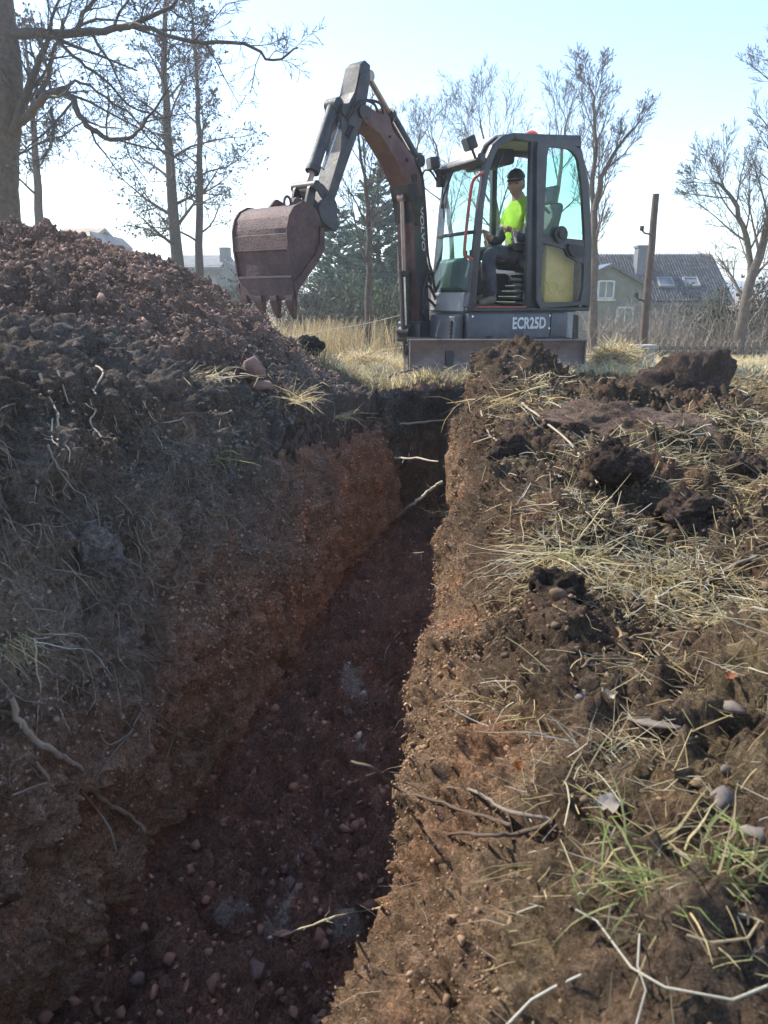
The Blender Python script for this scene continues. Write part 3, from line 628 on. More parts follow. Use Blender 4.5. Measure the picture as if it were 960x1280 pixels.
# cylinders
def cyl(name, a, b, split, r0, r1, off=0.0, parent=EX, mb='arm'):
    a, b = Vector(a), Vector(b); m = a.lerp(b, split)
    bm = bmesh.new(); tube(bm, [BL(a.x, a.y, off), BL(m.x, m.y, off)], r0, 16)
    dn = (b - a).normalized(); e0 = m - dn * .05
    tube(bm, [BL(e0.x, e0.y, off), BL(m.x, m.y, off)], r0 * 1.18, 16); disc(bm, BL(a.x, a.y, off), BL(0, 0, 1) - BL(0, 0, 0), r0 * 1.1, r0 * 2.4, 14)
    o = part(name, bm, M[mb], parent)
    bm = bmesh.new(); tube(bm, [BL(m.x, m.y, off), BL(b.x, b.y, off)], r1, 12); disc(bm, BL(b.x, b.y, off), BL(0, 0, 1) - BL(0, 0, 0), r1 * 1.7, r1 * 3.2, 12); part('rod', bm, M['rod'], o)
    bm = bmesh.new(); s1 = a.lerp(b, .06); s2 = a.lerp(b, split * .9); nn = Vector((dn.y, -dn.x)) * r0 * 1.3
    tube(bm, [BL(s1.x, s1.y, off + r0 * .8), BL(s1.x + nn.x, s1.y + nn.y, off + r0), BL(s2.x + nn.x, s2.y + nn.y, off + r0), BL(s2.x, s2.y, off + r0 * .8)], .010, 6); part('oil_pipe', bm, M['steel'], o)
    return o
cyl('bucket_cylinder', (1.16, 2.26), (1.50, 1.585), .80, .052, .028)
cyl('arm_cylinder', (.03, 1.97), (.73, 2.56), .60, .050, .026, 0, EX, 'black')
cyl('boom_cylinder', (.17, .40), (.25, 1.63), .47, .054, .022, 0, EX, 'black')
# linkage between arm, cylinder and bucket
for sgn in (-1, 1):
    bm = bmesh.new(); prism(bm, rounded([(1.53, 1.61), (1.44, 1.63), (1.27, 1.50), (1.25, 1.42), (1.32, 1.40)], .03), sgn * .10, sgn * .118, BL); part('tipping_lever', bm, M['arm'])
    bm = bmesh.new(); prism(bm, rounded([(1.56, 1.60), (1.47, 1.63), (1.54, 1.36), (1.64, 1.36)], .03), sgn * .07, sgn * .095, BL); part('bucket_link', bm, M['black'])
for sgn in (-1, 1):
    bm = bmesh.new(); prism(bm, rounded([(1.385, 1.56), (1.30, 1.50), (1.255, 1.30), (1.30, 1.255), (1.46, 1.34), (1.50, 1.44)], .03), sgn * .095, sgn * .13, BL); part('coupler_plate', bm, M['arm'])
bm = bmesh.new(); disc(bm, BL(1.51, 1.60, 0), BL(0, 0, 1) - BL(0, 0, 0), .042, .27, 16); part('linkage_pin', bm, M['black']); bm = bmesh.new(); disc(bm, BL(1.59, 1.38, 0), BL(0, 0, 1) - BL(0, 0, 0), .04, .27, 16); part('linkage_pin', bm, M['black'])
# hoses along boom and arm
for k, w in enumerate((-.05, -.015, .02, .055)):
    bm = bmesh.new(); tube(bm, smoothline([BL(-.26, .50, w + .2), BL(-.22, .80, w + .1), BL(-.12, 1.05, w), BL(-.04, 1.55, w), BL(.03, 1.86, w), BL(.22, 2.03, w)], 6), .013, 6); part('hydraulic_hose', bm, M['black'])
for k, w in enumerate((-.03, .03)):
    bm = bmesh.new(); tube(bm, smoothline([BL(.62, 2.28, w + .05), BL(.74, 2.33, w + .11), BL(.92, 2.32, .12 + w * .3), BL(1.06, 2.22, .10 + w), BL(1.10, 2.12, .06)], 6), .012, 6); part('hydraulic_hose', bm, M['black'])
for k in range(3):
    bm = bmesh.new(); tube(bm, smoothline([BL(-.20, .50, .14 + k * .04), BL(-.04 + k * .02, .95 - k * .12, .14), BL(.07, .80 - k * .1, .13), BL(.05, .55, .13), BL(-.05, .46, .12 + .03 * k), BL(-.2, .48, .16)], 6), .014, 6); part('hydraulic_hose', bm, M['black'])
# bucket, in the boom plane
bo = [(1.74, 1.40), (1.80, 1.425), (1.87, 1.42), (1.95, 1.385), (2.00, 1.325), (2.025, 1.24), (2.02, 1.10), (2.0, .98), (1.985, .88)]
lip = [(1.975, .80), (1.965, .72)]
def shell(bm, prof, th, w0, w1):
    inn = []
    for i, p in enumerate(prof):
        a = Vector(prof[max(i - 1, 0)]); b = Vector(prof[min(i + 1, len(prof) - 1)]); t = (b - a).normalized(); nn = Vector((-t.y, t.x))
        inn.append((p[0] + (nn.x * -th if True else 0), p[1] - nn.y * th))
    prism(bm, prof + inn[::-1], w0, w1, BL, .003)
bm = bmesh.new(); bo2 = bo
inn = [(1.75, 1.385), (1.80, 1.407), (1.865, 1.402), (1.938, 1.37), (1.984, 1.318), (2.006, 1.236), (2.001, 1.10), (1.981, .98), (1.966, .88)]
prism(bm, bo + inn[::-1], -.315, .315, BL, .003); bk = part('bucket', bm, M['bucket'], label='rusty maroon bucket with four teeth')
bm = bmesh.new(); prism(bm, [(1.992, .885), (1.978, .71), (1.955, .71), (1.962, .885)], -.32, .32, BL, .004); part('cutting_lip', bm, M['bucket'], bk)
bm = bmesh.new(); prism(bm, [(2.000, .893), (1.999, .876), (1.982, .873), (1.984, .893)], -.317, .317, BL, .003); part('weld_seam', bm, M['blade'], bk)
bm = bmesh.new(); prism(bm, [(2.034, 1.20), (2.030, 1.08), (2.018, 1.08), (2.022, 1.20)], -.317, .317, BL, .003); part('wear_strip', bm, M['bucket'], bk)
for sgn in (-1, 1):
    bm = bmesh.new(); w = .318 * sgn
    prism(bm, [(2.00, .88), (2.015, .98), (2.035, 1.10), (2.04, 1.24), (2.012, 1.33), (1.958, 1.395), (1.87, 1.435), (1.80, 1.435), (1.73, 1.40), (1.68, 1.33), (1.665, 1.24), (1.67, 1.12), (1.73, 1.03), (1.95, .84)], w - .009, w + .009, BL, .003); part('side_plate', bm, M['bucket'], bk)
    bm = bmesh.new(); prism(bm, [(1.645, 1.25), (1.65, 1.10), (1.715, 1.01), (1.94, .80), (1.97, .72), (1.99, .84), (1.76, 1.05), (1.70, 1.14), (1.70, 1.27)], w + .009 * sgn, w + .024 * sgn, BL, .003); part('side_cutter', bm, M['bucket'], bk)
for k in range(4):
    w = -.272 + k * .181
    bm = bmesh.new()
    vs = []
    for (u, v, hw, ht) in ((1.970, .745, .042, .026), (1.966, .69, .040, .028), (1.955, .63, .028, .020), (1.935, .565, .016, .006)):
        vs.append([bm.verts.new(BL(u + a * ht, v, w + b * hw)) for a, b in ((-1, -1), (1, -1), (1, 1), (-1, 1))])
    for a, b in zip(vs, vs[1:]):
        for i in range(4): bm.faces.new((a[i], a[(i + 1) % 4], b[(i + 1) % 4], b[i]))
    bm.faces.new(vs[0]); bm.faces.new(vs[-1]); part('tooth', bm, M['bucket'], bk, .3)
for w in (-.12, .12):
    bm = bmesh.new(); prism(bm, rounded([(1.84, 1.40), (1.74, 1.50), (1.60, 1.45), (1.54, 1.34), (1.58, 1.25), (1.68, 1.33)], .03), w - .012, w + .012, BL); part('hanger_bracket', bm, M['bucket'], bk)
bm = bmesh.new(); tube(bm, [BL(1.86 + .035 * cos(a), 1.44 + .045 * sin(a), .15) for a in np.linspace(-.3, pi + .3, 12)], .011, 8); part('lifting_eye', bm, M['bucket'], bk)
# --- cab
cab_side_o = [(.709, .607), (.617, 1.573), (.576, 1.898), (.512, 2.025), (.403, 2.111), (.29, 2.14), (-.30, 2.165), (-.455, 2.178), (-.47, 2.07), (-.591, 1.766), (-.66, 1.25), (-.704, .607)]
cab = None
def pillar(name, pts, w0, w1, mat='cab', parent=None, bev=.01, label=None):
    bm = bmesh.new(); prism(bm, pts, w0, w1, SL, bev, 2); return part(name, bm, M[mat], parent or EX, label=label)
bm = bmesh.new(); prism(bm, [(.709, .60), (.709, .64), (-.70, .64), (-.70, .60)], -.05, .70, SL, .01); cab = part('cab', bm, M['cab'], label='dark grey glazed operator cab')
# roof and rear as a swept sheet
roofp = [(.576, 1.898), (.512, 2.025), (.403, 2.111), (.29, 2.14), (-.30, 2.165), (-.455, 2.178)]
roofi = [(.55, 1.89), (.49, 2.00), (.39, 2.08), (.285, 2.105), (-.30, 2.13), (-.445, 2.14)]
bm = bmesh.new(); prism(bm, roofp[2:] + roofi[2:][::-1], .0, .648, SL, .004); part('roof', bm, M['cab'], cab)
bm = bmesh.new(); prism(bm, [(.605, 1.90), (.535, 2.04), (.415, 2.128), (.30, 2.150), (.30, 2.140), (.41, 2.116), (.525, 2.03), (.585, 1.90)], .05, .60, SL, .002); part('roof_front_panel', bm, M['paleroof'], cab)  # opaque pale glossy panel curving over the roof front
for w0, w1 in ((.64, .705), (-.055, .005)):
    pillar('front_pillar', [(.709, .607), (.617, 1.573), (.576, 1.898), (.512, 2.025), (.403, 2.111), (.29, 2.142), (.28, 2.085), (.38, 2.06), (.435, 2.035), (.488, 1.956), (.535, 1.80), (.575, 1.55), (.631, .607)], w0, w1, parent=cab)
    pillar('roof_rail', [(.29, 2.142), (-.30, 2.167), (-.457, 2.18), (-.47, 2.068), (-.30, 2.10), (.10, 2.082), (.28, 2.085)], w0 + .001, w1 - .001, parent=cab)
    pillar('rear_pillar', [(-.47, 2.07), (-.591, 1.766), (-.66, 1.25), (-.704, .64), (-.63, .64), (-.60, 1.25), (-.53, 1.75), (-.42, 2.07)], w0 + .001, w1 - .001, parent=cab)
pillar('middle_pillar', [(.071, .64), (.098, 2.084), (.0, 2.09), (-.045, .64)], .645, .70, parent=cab)
pillar('middle_pillar', [(.03, .64), (.05, 2.084), (-.01, 2.09), (-.03, .64)], -.052, .0, parent=cab)
pillar('door_sill', [(.63, .635), (.63, .65), (.07, .65), (.07, .635)], .655, .708, 'red', cab, .003, 'red painted door sill')
bm = bmesh.new(); prism(bm, [(.640, 1.90), (.610, 1.965), (.57, 1.93), (.585, 1.86)], -.055, .705, SL, .01, 2); part('front_header', bm, M['cab'], cab)
bm = bmesh.new(); prism(bm, [(.672, 1.285), (.670, 1.315), (.63, 1.315), (.632, 1.285)], .0, .645, SL, .004); part('windscreen_bar', bm, M['black'], cab)
bm = bmesh.new(); prism(bm, [(.715, .64), (.70, .775), (.65, .775), (.66, .64)], -.05, .70, SL, .01); part('front_sill', bm, M['panel'], cab)
bm = bmesh.new(); prism(bm, [(.648, 1.30), (.60, 1.87), (.594, 1.87), (.642, 1.30)], .005, .642, SL); part('windscreen', bm, M['clear'], cab)
bm = bmesh.new(); prism(bm, [(.697, .775), (.652, 1.29), (.646, 1.29), (.691, .775)], .005, .642, SL); part('lower_windscreen', bm, M['glass'], cab)
bm = bmesh.new(); prism(bm, rounded([(.60, .80), (.50, 1.90), (.40, 2.03), (.06, 2.07), (.02, .80)], .03), -.03, -.024, SL); part('side_window', bm, M['glass'], cab)
bm = bmesh.new(); prism(bm, rounded([(-.04, 1.15), (-.01, 2.06), (-.40, 2.06), (-.52, 1.75), (-.58, 1.15)], .03), -.03, -.024, SL); part('side_window', bm, M['glass'], cab)
bm = bmesh.new(); prism(bm, [(.63, .62), (.60, .82), (-.62, .82), (-.64, .62)], -.045, -.012, SL); part('side_wall', bm, M['cab'], cab)
bm = bmesh.new(); prism(bm, [(-.462, 2.06), (-.585, 1.76), (-.645, 1.25), (-.655, 1.10), (-.648, 1.10), (-.637, 1.25), (-.577, 1.76), (-.455, 2.06)], .005, .645, SL); part('rear_window', bm, M['glass'], cab)
bm = bmesh.new(); prism(bm, [(-.60, .64), (-.64, .64), (-.66, 1.10), (-.60, 1.10)], .0, .62, SL, .01); part('rear_wall', bm, M['cab'], cab)
bm = bmesh.new(); prism(bm, [(-.38, .655), (-.56, .655), (-.54, 1.20), (-.20, 1.22), (-.20, .655)], .50, .615, SL, .02, 2); yl = part('engine_cover', bm, M['yellow'], cab, label='dented yellow cover behind the lower door pane')
for u, v, r_ in ((-.30, .82, .055), (-.21, .86, .022), (-.40, .78, .022)):
    bm = bmesh.new(); tube(bm, [SL(u + r_ * cos(a), v + r_ * sin(a), .617) for a in np.linspace(0, 2 * pi, 16)], .006, 5, False); part('pressed_ring', bm, M['yellow'], yl)
# door folded back on the rear side
dout = rounded([(.068, 2.092), (-.30, 2.115), (-.446, 2.02), (-.525, 1.763), (-.603, 1.315), (-.655, .662), (-.02, .625)], .05)
din = rounded([(-.052, 2.045), (-.30, 2.045), (-.405, 1.97), (-.47, 1.70), (-.535, 1.315), (-.565, .69), (-.056, .68)], .05)
bm = bmesh.new(); ring(bm, dout, din, .712, .748, SL, 80); door = part('door', bm, M['cab'], cab)
bm = bmesh.new(); prism(bm, [(-.045, 1.285), (-.485, 1.262), (-.545, 1.262), (-.572, 1.03), (-.49, 1.055), (-.35, 1.105), (-.31, 1.18), (-.05, 1.213)], .716, .744, SL, .006); part('lock_rail', bm, M['cab'], door)
bm = bmesh.new(); prism(bm, [(-.05, 2.046), (-.30, 2.046), (-.405, 1.97), (-.47, 1.70), (-.53, 1.27), (-.05, 1.28)], .728, .733, SL); part('upper_pane', bm, M['glass'], door)
bm = bmesh.new(); prism(bm, [(-.052, 1.21), (-.31, 1.18), (-.35, 1.11), (-.49, 1.055), (-.55, 1.04), (-.566, .685), (-.054, .675)], .728, .733, SL); part('lower_pane', bm, M['clear'], door)
bm = bmesh.new(); prism(bm, rounded([(-.33, 1.22), (-.52, 1.20), (-.54, 1.11), (-.40, 1.10), (-.34, 1.15)], .03), .744, .775, SL); part('handle', bm, M['black'], door)
bm = bmesh.new(); disc(bm, (-.24, .75, 1.30), (0, 1, 0), .075, .05, 20); disc(bm, (-.24, .76, 1.30), (0, 1, 0), .035, .06, 14); part('door_stay_knob', bm, M['black'], door)
# handrail, lamps, mirror, beacon, wiper
bm = bmesh.new(); tube(bm, smoothline([SL(.585, 1.79, .69), SL(.62, 1.775, .67), SL(.66, 1.71, .63), SL(.685, 1.44, .61), SL(.71, 1.16, .61), SL(.71, 1.10, .63), SL(.655, 1.06, .69)], 6), .0145, 10); part('handrail', bm, M['red'], cab, label='orange red grab rail')
def lamp(c, rx):
    c = Vector(c); bm = bmesh.new()
    R_ = Matrix.Rotation(rx, 3, 'Y')
    T = lambda x, y, z: c + R_ @ Vector((x, y, z))
    box(bm, -.04, .05, -.055, .055, -.055, .055, T, .012, 2); o = part('work_lamp', bm, M['black'], cab)
    bm = bmesh.new(); prism(bm, rounded([(-.045, -.045), (.045, -.045), (.045, .045), (-.045, .045)], .01), .050, .054, lambda u, v, w: T(w, u, v)); part('lens', bm, M['window'], o)
    bm = bmesh.new(); tube(bm, [T(0, 0, -.05), c + Vector((-.06, 0, -.12))], .012, 6); part('bracket', bm, M['black'], o)
lamp((.70, .64, 2.035), radians(25)); lamp((.70, -.03, 1.965), radians(10))
bm = bmesh.new(); tube(bm, smoothline([SL(.64, 1.80, -.05), SL(.70, 1.90, -.08), SL(.74, 1.90, -.16), SL(.75, 1.72, -.17)], 5), .010, 6)
tube(bm, [SL(.62, 1.76, -.05), SL(.62, 1.92, -.05)], .035, 8); mir = part('mirror_bracket', bm, M['black'], cab)
bm = bmesh.new(); prism(bm, rounded([(-.055, -.11), (.055, -.11), (.055, .11), (-.055, .11)], .03), -.018, .018, lambda u, v, w: Vector((.78 + w * .8 + v * .06, -.16 + u * .9, 1.72 + v)) ); part('mirror', bm, M['black'], cab)
bm = bmesh.new(); tube(bm, [SL(-.18, 2.165, .30), SL(-.18, 2.185, .30)], .075, 18); tube(bm, [SL(-.18, 2.185, .30), SL(-.18, 2.24, .30), SL(-.18, 2.262, .30)], [.066, .062, .03], 18); part('beacon', bm, M['beacon'], cab, label='orange red beacon on the roof')
bm = bmesh.new(); tube(bm, [SL(.66, 1.88, .30), SL(.675, 1.66, .14), SL(.675, 1.55, .10)], .009, 6); tube(bm, [SL(.672, 1.72, .10), SL(.678, 1.45, .16)], .007, 5); part('wiper', bm, M['black'], cab)
# inside
bm = bmesh.new(); prism(bm, rounded([(.02, 1.00), (.06, 1.08), (-.42, 1.08), (-.44, .98)], .03), .08, .52, SL, .01); prism(bm, rounded([(-.32, 1.02), (-.46, 1.60), (-.38, 1.62), (-.22, 1.06)], .03), .10, .50, SL, .01); prism(bm, rounded([(-.42, 1.60), (-.46, 1.78), (-.40, 1.78), (-.36, 1.62)], .02), .18, .42, SL, .01); seat = part('seat', bm, M['black'], cab)
bm = bmesh.new()
for k in range(7):
    prism(bm, [(.03 - .035 * k, .66 + .052 * k), (.05 - .035 * k, .69 + .052 * k), (-.36, .69 + .052 * k), (-.36, .66 + .052 * k)], .12 - .006 * (k % 2), .50 + .012 * (k % 2), SL, .006)
part('seat_bellows', bm, M['cab'], seat)
for w in (.06, .545):
    bm = bmesh.new(); prism(bm, rounded([(.16, 1.16), (.18, 1.22), (-.28, 1.24), (-.28, 1.14)], .03), w - .035, w + .035, SL); cs = part('arm_console', bm, M['black'], cab)
    bm = bmesh.new(); tube(bm, [SL(.12, 1.22, w), SL(.14, 1.28, w)], .028, 10); tube(bm, [SL(.14, 1.28, w), SL(.155, 1.36, w)], [.014, .022], 8); part('joystick', bm, M['steel'], cs)
bm = bmesh.new(); tube(bm, smoothline([SL(-.16, 1.24, .575), SL(-.06, 1.30, .60), SL(-.04, 1.50, .60), SL(-.12, 1.56, .60), SL(-.22, 1.50, .6)], 5), .014, 8); part('safety_lever', bm, M['black'], cab)
for w in (.22, .34):
    bm = bmesh.new(); tube(bm, [SL(.50, .66, w), SL(.47, 1.12, w)], .012, 6); disc(bm, SL(.47, 1.14, w), (0, 0, 1), .022, .05, 10); part('travel_lever', bm, M['black'], cab)
bm = bmesh.new(); prism(bm, rounded([(.42, 1.88), (.46, 2.04), (.10, 2.06), (.10, 1.93)], .03), .10, .45, SL, .01); part('radio_console', bm, M['black'], cab)
bm = bmesh.new(); tube(bm, smoothline([SL(.50, 1.98, .60), SL(.44, 1.86, .57), SL(.34, 1.88, .52), SL(.27, 2.0, .50)], 5), .012, 6); part('coiled_cable', bm, M['black'], cab)
bm = bmesh.new(); prism(bm, rounded([(.65, .80), (.66, 1.06), (.60, 1.10), (.52, 1.0), (.50, .80)], .03), .05, .45, SL); part('instrument_panel', bm, M['panel'], cab)
# lettering
def lettering(name, body, w_, h_, T, parent, mat='white', bold=.012):
    cu = bpy.data.curves.new(name, 'FONT'); cu.body = body; cu.size = 1; cu.offset = bold; cu.extrude = 0; cu.resolution_u = 3
    o = bpy.data.objects.new(name, cu); COL.objects.link(o); bpy.context.view_layer.update()
    me = bpy.data.meshes.new_from_object(o.evaluated_get(bpy.context.evaluated_depsgraph_get())); bpy.data.objects.remove(o); bpy.data.curves.remove(cu)
    co = np.array([v.co[:] for v in me.vertices]); mn = co.min(0); mx = co.max(0)
    for v in me.vertices:
        v.co = T((v.co.x - mn[0]) / (mx[0] - mn[0]) * w_, (v.co.y - mn[1]) / (mx[1] - mn[1]) * h_)
    me.materials.clear(); me.materials.append(M[mat]); o = bpy.data.objects.new(name, me); COL.objects.link(o); o.parent = parent; return o
lettering('lettering', 'ECR25D', .385, .112, lambda x, y: Vector((.214 - x, .7035, .437 + y)), pan, 'white', .03)
lettering('lettering', 'VOLVO', .40, .055, lambda x, y: BL(.040 - x * .125 + .078 - y, 1.56 - x, .1065), boom, 'white', .02)
# ------------------------------------------------------------------ the operator
def skinned(name, verts, edges, mat, parent, root=0, sub=2):
    me = bpy.data.meshes.new(name); me.from_pydata([v[0] for v in verts], edges, []); o = bpy.data.objects.new(name, me); COL.objects.link(o)
    sk = o.modifiers.new('skin', 'SKIN'); sb = o.modifiers.new('sub', 'SUBSURF'); sb.levels = sub; sb.render_levels = sub
    for i, v in enumerate(verts):
        r = v[1]; sv = me.skin_vertices[0].data[i]; sv.radius = (r, r) if not hasattr(r, '__len__') else r; sv.use_root = (i == root)
    bpy.context.view_layer.update()
    m2 = bpy.data.meshes.new_from_object(o.evaluated_get(bpy.context.evaluated_depsgraph_get())); bpy.data.objects.remove(o); bpy.data.meshes.remove(me)
    m2.materials.clear(); m2.materials.append(mat)
    for p in m2.polygons: p.use_smooth = True
    m2.name = name; o = bpy.data.objects.new(name, m2); COL.objects.link(o)
    if parent: o.parent = parent
    return o
PB = EX.matrix_basis
pw = PB @ Vector((-.10, .30, 1.0))
MAN = empty('person', pw, atan2(dv.y, dv.x), 'person in yellow high visibility shirt and dark cap sitting at the controls in the cab', 'person')
def m_(u, l, z): return Vector((u + .10, l - .30, z - 1.0))
hd = m_(-.03, .30, 1.782)
# body: one skin-coloured figure, clothes over it
V = [(m_(-.13, .30, 1.10), (.15, .12)), (m_(-.13, .30, 1.28), (.14, .11)), (m_(-.10, .30, 1.50), (.16, .11)), (m_(-.085, .30, 1.60), (.10, .085)), (m_(-.06, .30, 1.67), .066), (m_(-.045, .30, 1.72), .06)]
E_ = [(0, 1), (1, 2), (2, 3), (3, 4), (4, 5)]
def limb(start, pts):
    p = start
    for v in pts: V.append(v); E_.append((p, len(V) - 1)); p = len(V) - 1
for s in (1, -1):
    limb(2, [(m_(-.10, .30 + .19 * s, 1.52), .062), (m_(-.03, .30 + .235 * s, 1.29), .047), (m_(.06, .30 + .225 * s, 1.27), .042), (m_(.135, .30 + .215 * s, 1.325), .032)])
    limb(0, [(m_(-.02, .30 + .10 * s, 1.10), .085), (m_(.33, .30 + .13 * s, 1.15), .062), (m_(.30, .30 + .12 * s, .93), .055), (m_(.27, .30 + .12 * s, .72), .042)])
body = skinned('body', V, E_, M['skin'], MAN)
# head with face
def head():
    bm = bmesh.new(); bmesh.ops.create_uvsphere(bm, u_segments=28, v_segments=20, radius=1)
    for v in bm.verts:
        x, y, z = v.co
        sx, sy, sz = .098, .078, .122
        jaw = sstep(0.1, -1, z); sy *= 1 - .28 * jaw; 
        X_ = x * sx * (1 - .10 * jaw) + (.012 * jaw if x > 0 else -.0); Y_ = y * sy; Z_ = z * sz
        if x > .2:                                             # brow, eyes, nose, mouth, chin
            X_ += .010 * math.exp(-((z - .22) / .10) ** 2) * math.exp(-(y / .55) ** 2)
            for e in (-1, 1): X_ -= .014 * math.exp(-((z - .04) / .11) ** 2 - ((y - .38 * e) / .2) ** 2)
            X_ += .026 * math.exp(-((z + .20) / .12) ** 2 - (y / .15) ** 2) + .014 * math.exp(-((z + .02) / .16) ** 2 - (y / .12) ** 2)
            X_ += .007 * math.exp(-((z + .48) / .07) ** 2 - (y / .3) ** 2) - .005 * math.exp(-((z + .56) / .04) ** 2 - (y / .3) ** 2)
            X_ += .012 * math.exp(-((z + .82) / .14) ** 2 - (y / .4) ** 2)
        v.co = (X_, Y_, Z_)
    return bm
HR = Matrix.Rotation(radians(38), 3, 'Z') @ Matrix.Rotation(radians(6), 3, 'Y')     # looks over towards the camera
def HT(x, y, z): return hd + HR @ Vector((x, y, z))
bm = head()
for v in bm.verts: v.co = HT(*v.co)
hdo = done('head', bm, M['skin'], MAN, 3.0)
for s in (-1, 1):
    bm = bmesh.new(); bmesh.ops.create_uvsphere(bm, u_segments=10, v_segments=8, radius=1)
    for v in bm.verts: v.co = HT(-.005 + v.co.x * .018, s * .078 + v.co.y * .009, -.012 + v.co.z * .032)
    done('ear', bm, M['skin'], hdo, 3.0)
    bm = bmesh.new(); bmesh.ops.create_uvsphere(bm, u_segments=10, v_segments=8, radius=.011)
    for v in bm.verts: v.co = HT(v.co.x + .078, v.co.y + s * .031, v.co.z + .006)
    done('eye', bm, M['eye'], hdo, 3.0)
bm = bmesh.new(); bmesh.ops.create_uvsphere(bm, u_segments=24, v_segments=14, radius=1); bmesh.ops.delete(bm, geom=[v for v in bm.verts if v.co.z < -.62 or (v.co.x > .15 and v.co.z < .1)], context='VERTS')
for v in bm.verts: v.co = HT(v.co.x * .101 - .004, v.co.y * .082, v.co.z * .118 + .006)
done('hair', bm, M['hair'], MAN, 3.0)
bm = bmesh.new(); bmesh.ops.create_uvsphere(bm, u_segments=28, v_segments=16, radius=1); bmesh.ops.delete(bm, geom=[v for v in bm.verts if v.co.z < .05], context='VERTS')
for v in bm.verts: v.co = HT(v.co.x * .110, v.co.y * .091, v.co.z * .108 + .032)
capo = done('cap', bm, M['black'], MAN, 3.0)
bm = bmesh.new(); L0 = []; L1 = []
for k in range(13):
    a = radians(-62 + k * 124 / 12); L0.append((.100 * cos(a), .084 * sin(a), .040)); L1.append((.098 * cos(a) + .075 * cos(a) ** .5 * (.3 + .7 * cos(a)), .080 * sin(a), .040 - .016 * cos(a)))
for dz in (0, -.006):
    va = [bm.verts.new(HT(x, y, z + dz)) for x, y, z in L0]; vb = [bm.verts.new(HT(x, y, z + dz)) for x, y, z in L1]
    for i in range(12): bm.faces.new((va[i], va[i + 1], vb[i + 1], vb[i]))
done('brim', bm, M['black'], capo, 3.0)
# shirt
SV = [(m_(-.13, .30, 1.14), (.165, .135)), (m_(-.13, .30, 1.30), (.16, .13)), (m_(-.10, .30, 1.49), (.19, .135)), (m_(-.085, .30, 1.62), (.125, .10)), (m_(-.07, .30, 1.675), .076)]
SE = [(0, 1), (1, 2), (2, 3), (3, 4)]
for s in (1, -1):
    a = len(SV); SV += [(m_(-.10, .30 + .19 * s, 1.525), .078), (m_(-.055, .30 + .222 * s, 1.38), .066)]; SE += [(2, a), (a, a + 1)]
shirt = skinned('shirt', SV, SE, M['hivis'], MAN)
for v in shirt.data.vertices: v.co += v.normal * (.012 * mnoise.noise(v.co * 13) + .007 * mnoise.noise(v.co * 30))
def band(zc, dz, name='reflective_band'):
    bm = bmesh.new(); pts = []
    for k in range(28):
        a = 2 * pi * k / 28; pts.append((cos(a), sin(a)))
    ra = []
    for zz in (zc - dz, zc + dz): ra.append([bm.verts.new(m_(-.13 + .146 * c, .30 + .178 * s_, zz + .02 * c)) for c, s_ in pts])
    for k in range(28): bm.faces.new((ra[0][k], ra[0][(k + 1) % 28], ra[1][(k + 1) % 28], ra[1][k]))
    return done(name, bm, M['reflect'], shirt, 3.0)
band(1.285, .028)
for s in (-1, 1):
    bm = bmesh.new(); ra = []
    for tt in (0, 1): ra.append([bm.verts.new(m_(-.085 + .071 * cos(2 * pi * k / 20) + .008 * tt, .30 + .213 * s + .071 * sin(2 * pi * k / 20), 1.445 - .035 * tt)) for k in range(20)])
    for k in range(20): bm.faces.new((ra[0][k], ra[0][(k + 1) % 20], ra[1][(k + 1) % 20], ra[1][k]))
    done('reflective_band', bm, M['reflect'], shirt, 3.0)
for s in (1, -1):
    sv = [(m_(-.06, .30 + .222 * s, 1.40), .060), (m_(-.02, .30 + .238 * s, 1.285), .060), (m_(.06, .30 + .228 * s, 1.27), .052), (m_(.115, .30 + .22 * s, 1.31), .041)]
    skinned('sleeve', sv, [(0, 1), (1, 2), (2, 3)], M['navy'], MAN)
    # hand closed on the joystick: palm, four fingers, thumb
    hb = m_(.135, .30 + .215 * s, 1.33); jx = m_(.155, .30 + .245 * s, 1.365)
    hv_ = [(hb, .026), (hb + Vector((.03, 0, .022)), (.036, .022)), (hb + Vector((.055, 0, .034)), (.040, .018))]; he = [(0, 1), (1, 2)]
    for k in range(4):
        off = (k - 1.5) * .017 * s; ln = (.9, 1.05, 1., .8)[k]
        a = len(hv_); b0 = hb + Vector((.060, off, .040 - abs(k - 1.5) * .003))
        hv_ += [(b0 + Vector((.020 * ln, 0, .004)), .0088), (b0 + Vector((.036 * ln, 0, -.014)), .008), (b0 + Vector((.026 * ln, 0, -.032)), .007)]; he += [(2, a), (a, a + 1), (a + 1, a + 2)]
    a = len(hv_); hv_ += [(hb + Vector((.030, -.036 * s, .012)), .011), (hb + Vector((.055, -.040 * s, -.002)), .0095), (hb + Vector((.072, -.030 * s, -.014)), .008)]; he += [(1, a), (a, a + 1), (a + 1, a + 2)]
    skinned('hand', hv_, he, M['skin'], MAN, 0, 2)
TV = [(m_(-.13, .30, 1.10), (.165, .125)), (m_(-.125, .30, 1.18), (.155, .125))]; TE = [(0, 1)]
for s in (1, -1):
    a = len(TV); TV += [(m_(-.02, .30 + .10 * s, 1.10), .10), (m_(.18, .30 + .12 * s, 1.14), .085), (m_(.335, .30 + .135 * s, 1.155), .075), (m_(.335, .30 + .13 * s, 1.02), .07), (m_(.305, .30 + .125 * s, .88), .066), (m_(.275, .30 + .12 * s, .735), .062)]; TE += [(0, a), (a, a + 1), (a + 1, a + 2), (a + 2, a + 3), (a + 3, a + 4), (a + 4, a + 5)]
tro = skinned('trousers', TV, TE, M['trouser'], MAN)
for v in tro.data.vertices: v.co += v.normal * (.008 * mnoise.noise(v.co * 18))
